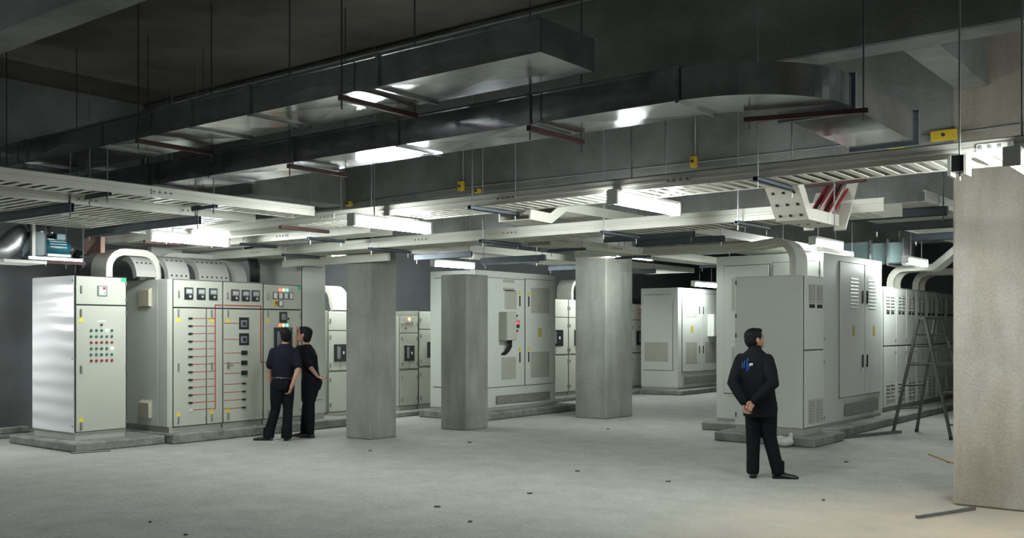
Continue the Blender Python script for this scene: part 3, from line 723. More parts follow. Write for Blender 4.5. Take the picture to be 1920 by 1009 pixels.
# tall dark panel behind the people
tp = Cab('tall_enclosure', 'tall dim grey enclosure at the end of the switchboard, behind the people', 'enclosure', XS - .02, 1.3, 10.91, 11.46, .15, 2.93, 'cabinet_grey', .1)
tp.door(10.93, 11.385, .48, 2.76)

# --- far row of cream units, seen in gaps between the columns
plinth('concrete plinth of the far row, behind the front square column', -14.7, 11.95, -13.4, 15.6, .10)
def far_unit(label, y0, y1, top, brk=True, lampo=False, split=None, s2=None, mt='cabinet_cream', extra=0):
    zt_ = top; k = (top - .18) / 2.22
    c = Cab('distribution_cabinet', label, 'cabinet', -13.6 - DT, 1.0, y0, y1, .10, zt_, mt, .09, 'far row of cream cabinets')
    a, b = .18 + .89 * k, .18 + 1.79 * k
    d3 = c.door(y0 + .01, y1 - .01, b, zt_ - .005); d2_ = c.door(y0 + .01, y1 - .01, a + .02, b - .005); d1_ = c.door(y0 + .01, y1 - .01, .19, a - .005)
    w = y1 - y0; m_ = (y0 + y1) / 2
    if brk:
        o = c.on(c.t, 'breaker', 'black_plastic', m_ - w * .26, m_ + w * .26, a + .22 * k, a + .60 * k, .02)
        c.on(o, 'breaker_face', 'meter_grey', m_ - w * .16, m_ - w * .02, a + .28 * k, a + .55 * k, .024); c.on(o, 'breaker_button', 'white_plastic', m_ + w * .08, m_ + w * .14, a + .38 * k, a + .44 * k, .026)
        c.on(d2_, 'cable_cover_joint', 'dark_gap', m_ - .004, m_ + .004, a + .02, a + .21 * k, .001, 0, .0005)
    for dd, zz in ((d3, (b + zt_) / 2), (d2_, (a + b) / 2 + .25), (d2_, a + .12), (d1_, .32), (d1_, a - .15)):
        c.handle(dd, y0 + .05, zz, .08); c.hinge(dd, y1 - .035, zz, .08)
    if lampo:
        c.lampdot(d3, m_, zt_ - .07, 'lamp_orange', .03)
        for q in range(3): c.on(d3, 'ammeter', 'meter_grey', m_ - .10 + .08 * q, m_ - .05 + .08 * q, zt_ - .19, zt_ - .12, .01)
        c.lampdot(d3, m_ - .10, zt_ - .25, 'button_red', .02, 'push_button')
    if extra:
        o = c.on(c.t, 'meter', 'black_plastic', y0 + .14, y0 + .30, b + .12, b + .34, .02); c.on(o, 'meter_face', 'meter_window', y0 + .17, y0 + .27, b + .19, b + .31, .024)
    return c
far_unit('bright cream cabinet seen between the tall dark panel and the front square column', 11.97, 12.55, 2.03)
far_unit('narrow cream cabinet with an orange lamp right of the front square column', 13.80, 14.32, 1.965, True, True)
far_unit('pale cabinet with a faint breaker left of the cut-short ghost column', 14.34, 15.35, 2.06, True)
plinth('concrete plinth of the far row, left of the farthest column', -14.7, 18.3, -13.3, 24, .10)
far_unit('cream cabinet with a small meter, right of the two-door enclosure', 18.55, 19.555, 2.415, True, extra=1)
far_unit('cream cabinet touching the farthest column on its left', 19.56, 20.55, 2.415, True)
far_unit('cream cabinet with an orange lamp right of the farthest column', 22.45, 23.52, 2.37, True, True)
path_tray('pale tray bend behind the front square column', [(-13.6, 2.05)] + arc(-13.95, 2.2, .3, 0, 80, 6)[0:] , 12.1, 12.5, .08, 'xz')
path_tray('pale tray bend left of the farthest column', [(19.9, 2.42), (19.9, 2.62)] + arc(20.2, 2.62, .30, 180, 90, 6) + [(21.0, 2.92)], -14.2, -13.75, -.08, 'yz')

# --- two-door enclosure in the middle
plinth('concrete plinth under the two-door enclosure', -13.2, 13.9, -11.62, 17.09, .14)
XM = -11.9 - DT
cm = Cab('transformer_enclosure', 'large grey two-door enclosure with a small wall box and red display', 'enclosure', XM, 1.15, 14.1, 16.67, .14, 2.81, 'cabinet_grey', .05)
dl = cm.door(14.38, 15.59, .58, 2.68); dr = cm.door(15.615, 16.60, .58, 2.70)
cm.side_panel(-12.98, XM - .06, .58, 2.68)
cm.mesh_vent(15.80, 16.42, 2.02, 2.53); cm.mesh_vent(15.79, 16.42, .72, 1.24)
cm.mesh_vent(14.95, 15.32, 2.08, 2.46); cm.mesh_vent(14.85, 15.30, .72, 1.15)
for z in (2.66, 2.50): cm.mesh_vent(14.90, 15.25, z - .06, z)
cm.mesh_vent(14.70, 16.44, .26, .42, 'vent_dark')
for y, dd in ((15.42, dl), (15.71, dr)):
    for z in (2.25, 1.14): cm.handle(dd, y, z, .2, 'black_plastic'); cm.warn(dd, y, z + .16, .05)
o = cm.on(cm.t, 'display', 'black_plastic', 15.27, 15.40, 1.72, 1.86, .02); cm.on(o, 'digits', 'digit_red', 15.29, 15.38, 1.79, 1.845, .024)
cm.lampdot(dl, 15.335, 1.96, 'black_plastic', .02, 'push_button'); cm.lampdot(dl, 15.335, 1.66, 'black_plastic', .025, 'selector_switch')
cm.on(dr, 'warning_plate', 'brass_yellow', 16.04, 16.16, 1.54, 1.72, .003)
wb = thing('wall_box', 'small cream control box fixed on the two-door enclosure, cables below', 'control box', (XM + .1, 14.97, 1.48))
MB().cbox(XM + DT, 14.78, 1.48, XM + .20, 15.09, 2.03, .008).build('box_body', 'cabinet_cream', wb); MB().cbox(XM + .20, 14.79, 1.49, XM + .215, 15.08, 2.02, .004).build('box_lid', 'cabinet_cream', wb)
for k in range(3): MB().tube([(XM + .10, 14.96 + .05 * k, 1.48), (XM + .10, 14.96 + .05 * k, 1.36), (XM + .06, 14.92 + .05 * k, 1.26), (XM + .02, 14.84 + .05 * k, 1.20)], .018, 6).build('cable', 'cable_black', wb, None, True)

# --- farthest enclosure
plinth('concrete plinth under the farthest enclosure', -13.8, 22.4, -12.1, 25.2, .13)
XE = -12.3 - DT
ce = Cab('transformer_enclosure', 'farthest grey enclosure, its two doors glaring under a light', 'enclosure', XE, 1.1, 22.65, 25.0, .13, 2.77, 'cabinet_grey', .05)
dl = ce.door(22.85, 23.88, .58, 2.65); dr = ce.door(23.90, 24.9, .58, 2.65); ce.side_panel(-13.35, XE - .15, .62, 2.60)
ce.mesh_vent(23.05, 23.65, .80, 1.35); ce.mesh_vent(24.1, 24.7, .80, 1.35); ce.mesh_vent(23.05, 23.65, 2.0, 2.5); ce.mesh_vent(22.95, 24.9, .25, .45, 'vent_dark')
ce.mesh_vent(-13.3, XE - .28, .85, 1.35, 'vent_grey', False)
ce.on(dl, 'warning_plate', 'brass_yellow', 23.3, 23.45, 1.6, 1.78, .003)
for y, dd in ((23.78, dl), (24.0, dr)):
    for z in (2.2, 1.15): ce.handle(dd, y, z, .2, 'black_plastic')
wb = thing('wall_box', 'small grey box on the farthest enclosure beside its dark handles', 'control box', (XE + .1, 24.5, 1.5))
MB().cbox(XE + DT, 24.25, 1.5, XE + .20, 24.6, 2.1, .008).build('box_body', 'cabinet_grey', wb); MB().cbox(XE + .20, 24.26, 1.51, XE + .215, 24.59, 2.09, .004).build('box_lid', 'cabinet_grey', wb)

# --- large enclosure on the right, free-standing cabinet before it, and the row behind
plinth('long concrete plinth under the large right enclosure and cabinet row', -7.75, 15.05, -5.45, 28.0, .14)
XB = -5.72 - DT
cb = Cab('transformer_enclosure', 'largest grey enclosure, right of the middle, with mesh louvres on tall doors', 'enclosure', XB, 1.85, 15.30, 18.15, .14, 2.92, 'cabinet_grey', .05)
cb.side_panel(-7.45, -6.64, .62, 2.76); cb.side_panel(-6.58, XB - .06, .62, 2.78)
dl = cb.door(15.98, 17.15, .57, 2.81); dr = cb.door(17.18, 18.06, .57, 2.81)
cb.mesh_vent(-7.30, -6.85, 2.0, 2.55, 'vent_grey', False); cb.mesh_vent(-6.40, -5.90, 2.0, 2.55, 'vent_grey', False); cb.mesh_vent(-7.30, -6.85, .75, 1.4, 'vent_grey', False)
cb.mesh_vent(16.2, 17.9, .26, .46, 'vent_dark')
for k in range(9):
    for y0_, y1_ in ((16.45, 16.85), (17.35, 17.75)): cb.louver('louvre', y0_, y1_, 2.05 + .06 * k, 2.085 + .06 * k, 1, 'cabinet_grey', dp=.010)
for y, dd in ((17.05, dl), (17.28, dr)):
    for z in (2.25, 1.15): cb.handle(dd, y, z, .22, 'black_plastic')
cb.on(dl, 'warning_plate', 'brass_yellow', 16.55, 16.67, 1.58, 1.76, .003); cb.on(dr, 'warning_plate', 'brass_yellow', 17.6, 17.72, 1.58, 1.76, .003)
for z in (2.6, 1.6, .8): MB().cbox(XB - .075, 15.30 - DT - .012, z - .03, XB - .06, 15.30 - DT, z + .03, .002).build('hinge', 'handle_grey', cb.t)
plinth('low concrete plinth under the free-standing grey cabinet', -6.85, 13.72, -5.28, 14.95, .14)
XR = -5.5 - DT
cr = Cab('control_cabinet', 'free-standing grey cabinet with two louvred doors, right behind the man', 'cabinet', XR, 1.07, 13.90, 14.69, .14, 2.49, 'cabinet_grey', .10)
d_up = cr.door(13.91, 14.68, 1.395, 2.48); d_lo = cr.door(13.91, 14.68, .25, 1.38)
for y0_, y1_ in ((14.06, 14.32), (14.37, 14.62)):
    cr.louver('louvre', y0_, y1_, 2.08, 2.36, 8, 'cabinet_base'); cr.mesh_vent(y0_ + .02, y1_ - .02, 2.01, 2.065, 'dark_gap'); cr.louver('louvre', y0_, y1_, .31, .66, 8, 'cabinet_base')
MB().cbox(-6.57, 13.885, .25, XR - .01, 13.90, 2.48, .004).build('side_panel', 'cabinet_grey', cr.t)
for z in (2.4, 1.9, 1.6, 1.25, .4):
    MB().box(-6.575, 13.875, z - .035, -6.555, 13.89, z + .035).build('hinge', 'dark_rod', cr.t)
for z in (2.36, 1.55, 1.2, .36): cr.hinge(d_up if z > 1.4 else d_lo, 14.672, z, .05)
XW = -5.88 - DT
ys = [18.72, 19.45, 20.10, 20.75, 21.45, 22.2, 22.95, 23.7, 24.45]
ords = ['first', 'second', 'third', 'fourth', 'fifth', 'sixth', 'seventh', 'eighth']
for k in range(8):
    y0_, y1_ = ys[k], ys[k + 1]
    cw = Cab('distribution_cabinet', f'grey louvred cabinet in the row behind the stepladder, {ords[k]} from the largest enclosure', 'cabinet', XW, 1.0, y0_, y1_, .14, 2.495, 'cabinet_grey', .08, 'row behind the stepladder')
    d_up = cw.door(y0_ + .01, y1_ - .01, 1.385, 2.48); d_lo = cw.door(y0_ + .01, y1_ - .01, .23, 1.37)
    m_ = (y0_ + y1_) / 2
    for a, b in ((y0_ + .12, m_ - .02), (m_ + .03, y1_ - .12)):
        cw.louver('louvre', a, b, 2.05, 2.35, 5, 'cabinet_base'); cw.mesh_vent(a + .02, b - .02, 1.98, 2.03, 'dark_gap'); cw.louver('louvre', a, b, .36, .70, 5, 'cabinet_base')
    cw.handle(d_up, y1_ - .06, 1.48, .05); cw.handle(d_lo, y1_ - .06, 1.25, .05)
tag(MB().box(-6.8, 18.20, .14, -5.95, 18.70, 2.47).build('filler_cabinet', 'cabinet_grey', None, (-6.4, 18.45, .14)), 'narrow plain grey filler between the largest enclosure and cabinet row', 'cabinet')
# ventilation duct box over the right row
vb = thing('ventilation_duct', 'boxy galvanized ventilation duct above the row behind the stepladder', 'duct', (-6.2, 20.9, 2.85))
MB().box(-7.6, 18.98, 2.92, -6.2, 19.6, 3.36).build('duct_section', 'fan_teal', vb); MB().box(-6.2, 19.05, 2.95, -5.6, 19.53, 3.33).build('duct_section', 'fan_teal', vb)
for x in (-7.62, -6.9, -6.22, -5.9, -5.62): MB().box(x, 18.94, 2.89, x + .03, 19.64, 3.39).build('flange', 'galvanized', vb)
for x in (-7.3, -5.75): MB().tube([(x, 19.2, 3.3), (x, 19.2, SLAB)], .008, 6).build('hanger_rod', 'rod_steel', vb)

# ------------------------------------------------------------------ blower hung on the left
bl = thing('blower', 'blower with dark blue motor and silver duct elbow hanging at the left edge', 'blower', (-13.8, 6.9, 2.62))
MB().tube([(-13.8, 6.86, 2.86), (-13.8, 6.90, 2.86), (-13.8, 7.17, 2.86), (-13.8, 7.24, 2.86)], [.09, .115, .115, .085], 16).build('motor', 'motor_blue', bl, None, True)
m = MB()
for k in range(10):
    a = math.pi * (k / 9.0)
    m.bar((-13.8 + .12 * math.cos(a), 6.92, 2.86 + .12 * math.sin(a)), (-13.8 + .12 * math.cos(a), 7.16, 2.86 + .12 * math.sin(a)), .012, .012)
m.build('cooling_fins', 'motor_blue', bl)['kind'] = 'stuff'
MB().cbox(-13.86, 7.03, 2.96, -13.72, 7.17, 3.06, .01).build('terminal_box', 'motor_blue', bl)
MB().tube([(-13.8, 7.24, 2.86), (-13.8, 7.30, 2.86)], [.07, .05], 12).build('shaft_guard', 'galvanized', bl)
MB().cbox(-13.95, 6.86, 2.72, -13.64, 7.20, 2.76, .005).build('motor_base', 'white_plastic', bl)
MB().box(-14.05, 6.55, 2.66, -13.55, 7.32, 2.70).build('base_frame', 'galvanized', bl)
MB().box(-13.60, 6.78, 2.615, -13.54, 7.36, 2.66).build('hanger_bar', 'red_oxide', bl)
MB().box(-14.1, 6.2, 2.60, -13.5, 6.78, 2.64).build('bracket_plate', 'white_plastic', bl)
MB().cbox(-14.05, 6.70, 2.72, -13.7, 6.86, 3.06, .01).build('fan_casing', 'fan_teal', bl)
MB().box(-13.72, 6.655, 2.70, -13.66, 6.70, 3.20).build('flange', 'tray_cream', bl)
MB().tube([(-13.95, 6.74, 3.08), (-13.95, 7.03, 3.08)], .10, 18).build('outlet_pipe', 'galvanized', bl, None, True)
MB().tube([(-13.95, 7.0, 3.08), (-13.95, 7.05, 3.08)], .125, 18).build('pipe_flange', 'galvanized', bl, None, True)
MB().tube([(-13.9, 6.66, 3.10), (-13.9, 6.58, 3.02), (-13.9, 6.48, 2.88), (-13.9, 6.36, 2.78), (-13.9, 6.0, 2.72)], [.09, .13, .16, .15, .13], 14).build('duct_elbow', 'duct_matt', bl, None, True)
for x, y in ((-13.57, 6.80), (-13.57, 7.34), (-14.05, 7.34)): MB().tube([(x, y, 2.58), (x, y, rod_top(x, y))], .008, 6).build('hanger_rod', 'rod_steel', bl)
tag(MB().cbox(-16.25, 6.0, 0, -15.6, 8.3, .06, .01).build('concrete_plinth', 'plinth_concrete', None, (-15.9, 7.2, 0)), 'low concrete strip along the dark wall at the left edge', 'plinth')
tag(MB().cbox(-15.86, 7.15, .06, -15.70, 7.60, .155, .012).build('concrete_block', 'plinth_concrete', None, (-15.8, 7.4, .06)), 'loose concrete block left of the push-button cabinet', 'block')

# ------------------------------------------------------------------ stepladder and things on the floor
ld = thing('stepladder', 'open metal stepladder standing before the right cabinet row', 'stepladder', (-4.42, 16.5, 0))
fA, fB, fC, fD = Vector((-5.04, 16.52, 0)), Vector((-4.79, 16.94, 0)), Vector((-4.03, 16.03, 0)), Vector((-3.76, 16.46, 0))
tA, tB = Vector((-4.55, 16.36, 1.87)), Vector((-4.38, 16.66, 1.87))
off = Vector((.06, -.04, 0))
legs = [(fA, tA - off), (fB, tB - off), (fC, tA + off), (fD, tB + off)]
for a, b in legs:
    MB().bar(a + Vector((0, 0, .03)), b, .03, .045).build('leg', 'ladder_metal', ld)
    MB().box(a.x - .025, a.y - .025, 0, a.x + .025, a.y + .025, .05).build('rubber_foot', 'black_plastic', ld)
for i, fr in ((0, (.22, .42, .60, .76, .86)), (2, (.12, .38, .60, .74, .86))):
    for f in fr:
        p = legs[i][0].lerp(legs[i][1], f); q = legs[i + 1][0].lerp(legs[i + 1][1], f)
        MB().bar(p, q, .045, .022).build('step', 'ladder_metal', ld)
MB().bar((tA + (tA - tB).normalized() * .03), (tB + (tB - tA).normalized() * .03), .17, .03).build('top_cap', 'ladder_metal', ld)
for i in (0, 1):
    p = legs[i][0].lerp(legs[i][1], .62); q = legs[i + 2][0].lerp(legs[i + 2][1], .62); MB().bar(p, q, .012, .02).build('spreader', 'ladder_metal', ld)
sb = MB(); p, q = Vector((-5.39, 15.17, .035)), Vector((-4.96, 16.60, .035))
sb.bar(p, q, .07, .006).bar(p + Vector((-.03, .01, .018)), q + Vector((-.03, .01, .018)), .006, .042).bar(p + Vector((.03, -.01, .018)), q + Vector((.03, -.01, .018)), .006, .042)
for v in range(len(sb.v)): sb.v[v] = (sb.v[v][0], sb.v[v][1], sb.v[v][2] - .032)
tag(sb.build('steel_channel', 'steel_bar', None, (-5.2, 15.9, 0)), 'dark steel channel lying on the floor at the stepladder foot', 'steel channel')
tag(MB().bar((-2.60, 9.19, .015), (-2.30, 9.98, .015), .03, .03).build('steel_rod', 'steel_bar', None, (-2.45, 9.6, 0)), 'short grey bar lying before the pale column', 'bar')
tag(MB().bar((-3.78, 13.95, .01), (-3.30, 13.22, .01), .035, .02).build('wood_batten', 'wood_tan', None, (-3.55, 13.6, 0)), 'thin wooden batten lying left of the pale column', 'batten')
tag(MB().cbox(-2.95, 14.6, 0, -2.75, 14.8, .2, .01).build('wood_block', 'wood_tan', None, (-2.85, 14.7, 0)), 'small tan block on the floor behind the pale column', 'block')
tag(MB().tube([(-13.0, 6.85, .012), (-12.85, 7.35, .012)], .012, 8).build('thin_pipe', 'steel_bar', None, (-12.95, 7.1, 0)), 'thin metal pipe lying along the push-button cabinet plinth', 'pipe')

def remeshed(mb, name, mat, parent, org, voxel=.01, it=3, sm=.5):
    """one continuous surface from overlapping closed shapes"""
    tmp = bpy.data.objects.new('tmp', mb.mesh('tmp', mat, org)); COL.objects.link(tmp)
    r = tmp.modifiers.new('r', 'REMESH'); r.mode = 'VOXEL'; r.voxel_size = voxel
    if it:
        k = tmp.modifiers.new('s', 'SMOOTH'); k.iterations = it; k.factor = sm
    bpy.context.view_layer.update()
    me = bpy.data.meshes.new_from_object(tmp.evaluated_get(bpy.context.evaluated_depsgraph_get()))
    bpy.data.objects.remove(tmp)
    me.name = name; me.materials.clear(); me.materials.append(MATS[mat])
    for p in me.polygons: p.use_smooth = True
    o = bpy.data.objects.new(name, me); COL.objects.link(o)
    if parent is not None: o.parent = parent
    else: o.location = org
    o['_o'] = list(org)
    return o
m = MB()
for k in range(7): m.ball((-5.64 + random.uniform(-.10, .10), 13.60 + random.uniform(-.06, .06), .07 + random.uniform(0, .05)), (random.uniform(.05, .09), random.uniform(.05, .09), .065))
m.ball((-5.58, 13.6, .17), (.03, .03, .05))
tag(remeshed(m, 'plastic_bag', 'bag_white', None, (-5.64, 13.6, 0), .015, 2), 'crumpled white plastic bag against the low plinth behind the man', 'bag')
bits = [(-6.37, 6.97, .05), (-5.65, 6.61, .04), (-6.65, 9.75, .05), (-6.14, 8.12, .05), (-5.40, 9.70, .05), (-9.04, 14.17, .05), (-9.61, 11.23, .05), (-10.03, 9.59, .045),
        (-4.41, 12.53, .05), (-3.60, 9.59, .03), (-7.13, 4.74, .03), (-7.85, 4.86, .025), (-3.65, 13.79, .05), (-3.36, 13.29, .05)]
for i, (x, y, r) in enumerate(bits):
    m = MB(); nn = 7; r *= .6
    rg = [[(x + r * f * (1 + random.uniform(-.35, .35)) * math.cos(a), y + r * f * (1 + random.uniform(-.35, .35)) * math.sin(a), z) for a in [6.283 * k / nn for k in range(nn)]] for f, z in ((1, .001), (.9, .012), (.4, r * .45))]
    m.loft(rg)
    tag(m.build('dirt_crumb', 'leaf_brown', None, (x, y, 0)), 'small dark crumb of dirt lying on the dusty floor', 'dirt', 'crumbs of dirt on the floor')

# ------------------------------------------------------------------ people
RV, FV = Vector((.787, .617, 0)), Vector((-.617, .787, 0))
class Person:
    """base: feet centre in the room; offsets are (across, away, up); phi turns the trunk clockwise from 'away'"""
    def __init__(s, label, base, phi):
        s.b = Vector((base[0], base[1], 0)); s.phi = math.radians(phi)
        s.t = thing('person', label, 'person', s.b)
        s.skin, s.top, s.leg, s.hair = MB(), MB(), MB(), MB()
    def P(s, x, y, z): return s.b + RV * x + FV * y + Vector((0, 0, z))
    def axes(s, phi=None):
        p = s.phi if phi is None else math.radians(phi)
        return RV * math.cos(p) - FV * math.sin(p), RV * math.sin(p) + FV * math.cos(p)
    def ring(s, c, rx, ry, phi=None, n=20):
        r, f = s.axes(phi); return [Vector(c) + r * (rx * math.cos(a)) + f * (ry * math.sin(a)) for a in [2 * math.pi * k / n for k in range(n)]]
    def rel(s, c, x, y, z, phi=None):
        r, f = s.axes(phi); return Vector(c) + r * x + f * y + Vector((0, 0, z))
    def head(s, c, yaw, pitch, hairlong=0.0):
        y = math.radians(yaw); r = RV * math.cos(y) - FV * math.sin(y); f = RV * math.sin(y) + FV * math.cos(y); u = Vector((0, 0, 1))
        pi_ = math.radians(pitch); f2 = f * math.cos(pi_) + u * math.sin(pi_); u2 = u * math.cos(pi_) - f * math.sin(pi_)
        M = Matrix((r, f2, u2)).transposed() * 1.07; c = Vector(c)
        def L(x, yy, z): return c + M @ Vector((x, yy, z))
        k = s.skin
        k.ball(c, (.074, .094, .105), 18, 12, M); k.ball(L(0, .030, -.058), (.056, .062, .060), 14, 9, M)
        k.limb([L(0, .086, .022), L(0, .104, -.016)], [.009, .015], 8)
        k.ball(L(0, .088, -.056), (.026, .012, .012), 10, 7, M); k.ball(L(0, .074, -.094), (.026, .020, .018), 10, 7, M)
        for sx in (-1, 1):
            k.ball(L(sx * .077, -.006, -.008), (.012, .024, .034), 8, 6, M); k.ball(L(sx * .034, .078, .030), (.026, .014, .010), 8, 6, M)
        h = s.hair
        h.ball(L(0, -.010, .045), (.085, .101, .078), 18, 12, M); h.ball(L(0, -.040, .000), (.083, .070, .095), 16, 10, M)
        h.ball(L(0, .062, .078), (.066, .036, .030), 12, 8, M)
        for sx in (-1, 1): h.ball(L(sx * .072, .012, .030), (.016, .040, .046), 10, 7, M)
        if hairlong: h.ball(L(0, -.050, -.055), (.080, .055, .06), 14, 9, M)
        s.eyes = [L(sx * .033, .086, .010) for sx in (-1, 1)]; s.mouth = (L(-.02, .098, -.056), L(.02, .098, -.056))
    def hand(s, w, d, n, side, curl=.5):
        """palm, four unequal curled fingers and a thumb leaving the side of the palm"""
        k = s.skin; w = Vector(w); d = Vector(d).normalized(); n = Vector(n); n = (n - d * n.dot(d)).normalized(); l = d.cross(n).normalized() * side
        Mx = Matrix((l, n, d)).transposed()
        k.ball(w + d * .045, (.040, .017, .055), 12, 8, Mx)
        for i, ln in enumerate((.068, .078, .073, .058)):
            p = w + d * .082 + l * (-.030 + .020 * i); a = .25; pts = [w + d * .05 + l * (-.026 + .0175 * i), p]
            for sg in (.42, .33, .25):
                a += curl; dd = d * math.cos(a) + n * math.sin(a); p = p + dd * (ln * sg); pts.append(p)
            k.limb(pts, [.009, .0095, .009, .008, .007], 8)
        b = w + d * .02 - l * .030
        k.limb([b, b + (d * .6 - l * .55 + n * .35).normalized() * .035, b + (d * .8 - l * .35 + n * .5).normalized() * .062], [.012, .0105, .008], 8)
    def shoe(s, heel, toe_dir, L_=.27):
        d = (RV * toe_dir[0] + FV * toe_dir[1]).normalized(); l = Vector((d.y, -d.x, 0)); h = s.P(*heel); rings = []
        for f, w, t, z in ((-.02, .012, .03, .025), (0, .034, .055, .0), (.25, .036, .075, 0), (.45, .038, .072, 0), (.62, .046, .055, 0), (.82, .047, .045, 0), (.96, .034, .036, 0), (1.0, .012, .024, .008)):
            c = h + d * (f * L_ - .05); rings.append([c + l * (w * a) + Vector((0, 0, z + (t - z) * b)) for a, b in ((-1, 0), (1, 0), (1.02, .45), (.6, .95), (0, 1), (-.6, .95), (-1.02, .45))])
        MB().loft(rings).build('shoe', 'shoe_black', s.t, None, True)
    def finish(s, topmat, legmat, tname, lname, vox=.011):
        o = s.t['_o']
        remeshed(s.skin, 'body', 'skin', s.t, o, .0062, 2)
        remeshed(s.leg, lname, legmat, s.t, o, vox, 3)
        tp_ = remeshed(s.top, tname, topmat, s.t, o, vox, 3)
        remeshed(s.hair, 'hair', 'hair_black', s.t, o, .008, 2)
        for e in s.eyes: MB().ball(e, .008, 8, 6).build('eye', 'black_plastic', s.t, None, True)
        MB().tube([s.mouth[0], s.mouth[1]], .004, 6).build('mouth', 'mimic_red', s.t)
        return tp_
def mid(a, b, f=.5): return Vector(a).lerp(Vector(b), f)

# the man on the right, hands clasped behind his back, looking up to the right
p = Person('person in black jacket and trousers, hands clasped behind the back, looking up right', Vector((.787 * 2.858 - .617 * 11.25, .617 * 2.858 + .787 * 11.25)), 40)
T = lambda z, dx=0, dy=0: p.P(-.075 + dx, dy, z)
cS, cH = p.P(-.095, 0, 1.40), p.P(-.02, 0, .88)
shL, shR = p.rel(cS, -.165, 0, -.045), p.rel(cS, .165, 0, -.045)
elL, elR = p.P(-.325, .06, 1.08), p.P(.06, -.23, 1.09)
wrL, wrR = p.P(-.235, -.14, .86), p.P(-.155, -.20, .885)
p.head(p.P(-.092, .012, 1.585), 72, 12)
p.skin.limb([p.P(-.090, 0, 1.40), p.P(-.093, .008, 1.52)], [.058, .052])
p.skin.loft([p.ring(p.P(-.03, 0, .90), .13, .09), p.ring(p.P(-.07, 0, 1.15), .12, .08), p.ring(p.P(-.095, 0, 1.36), .15, .08), p.ring(p.P(-.09, 0, 1.43), .06, .06)])
for a, b, c_ in ((shL, elL, wrL), (shR, elR, wrR)): p.skin.limb([a, b, c_], [.045, .036, .026])
p.hand(wrL, p.P(-.215, -.16, .70) - p.P(-.235, -.14, .86), -FV + RV * .3, 1, .45)
p.hand(wrR, p.P(-.24, -.20, .76) - p.P(-.155, -.20, .885), -FV, -1, .55)
ankL, ankR = p.P(-.105, .03, .085), p.P(.165, -.03, .085)
hpL, hpR = p.rel(cH, -.085, 0, -.02), p.rel(cH, .085, 0, -.02)
knL, knR = p.P(-.095, .05, .47), p.P(.075, -.01, .47)
for a, b, c_ in ((hpL, knL, ankL), (hpR, knR, ankR)):
    p.skin.limb([a, b, c_], [.07, .05, .035])
    p.leg.limb([a, mid(a, b), b, mid(b, c_), c_ + Vector((0, 0, .01))], [.105, .097, .082, .075, .072], 14)
    p.leg.loft([p.ring(Vector((c_.x, c_.y, z)), r_, r_, None, 14) for z, r_ in ((.045, .070), (.10, .074), (.2, .074))])
p.leg.loft([p.ring(p.P(-.02, 0, .78), .15, .115), p.ring(p.P(-.02, 0, .90), .175, .13), p.ring(p.P(-.04, 0, 1.02), .155, .115)])
p.top.loft([p.ring(p.P(-.03, 0, .70), .195, .150), p.ring(p.P(-.03, 0, .80), .205, .155), p.ring(p.P(-.045, 0, .95), .195, .148), p.ring(p.P(-.065, 0, 1.12), .195, .145),
            p.ring(p.P(-.085, 0, 1.28), .205, .14), p.ring(p.P(-.093, 0, 1.38), .195, .115), p.ring(p.P(-.09, 0, 1.435), .12, .09), p.ring(p.P(-.09, 0, 1.475), .072, .072)])
for a, b, c_ in ((shL, elL, wrL), (shR, elR, wrR)): p.top.limb([a, mid(a, b), b, mid(b, c_), mid(b, c_, .92)], [.070, .076, .070, .062, .052], 14)
p.top.loft([p.ring(p.P(-.09, -.003, z), r_, r_, None, 16) for z, r_ in ((1.43, .085), (1.48, .074), (1.515, .072))])
jk = p.finish('cloth_black', 'trouser_black', 'jacket', 'trousers')
p.shoe((-.105, .02, 0), (.25, .97)); p.shoe((.155, -.03, 0), (.98, -.12), .29)
# emblem on the back of the jacket, laid on the cloth
from mathutils.bvhtree import BVHTree
bv = BVHTree.FromPolygons([v.co + Vector(p.t['_o']) for v in jk.data.vertices], [q.vertices[:] for q in jk.data.polygons])
def patch(name, mat, x0, x1, z0, z1, nu=4, nv=8):
    r, f = p.axes(); vs = []; fs = []
    for lift in (.004, .0075):
        for j in range(nv + 1):
            for i in range(nu + 1):
                q = p.rel(p.P(-.09, 0, 0), x0 + (x1 - x0) * i / nu, -.5, z0 + (z1 - z0) * j / nv); hit = bv.ray_cast(q, f)[0]
                vs.append((hit or q + f * .36) - f * lift)
    n1 = (nu + 1) * (nv + 1)
    for b0 in (0, n1):
        for j in range(nv):
            for i in range(nu): a = b0 + j * (nu + 1) + i; fs.append((a, a + 1, a + nu + 2, a + nu + 1))
    MB().add(vs, fs).build(name, mat, p.t)
patch('emblem', 'logo_blue', -.100, -.088, 1.25, 1.32, 2); patch('emblem', 'logo_blue', -.070, -.060, 1.255, 1.345, 2); patch('emblem', 'logo_blue', -.034, -.022, 1.22, 1.375, 2)
patch('emblem', 'logo_blue', -.010, .002, 1.24, 1.31, 2); patch('emblem', 'white_plastic', .006, .042, 1.30, 1.312, 4, 2); patch('emblem', 'white_plastic', .006, .014, 1.28, 1.30, 2, 2); patch('emblem', 'white_plastic', .028, .036, 1.285, 1.30, 2, 2)

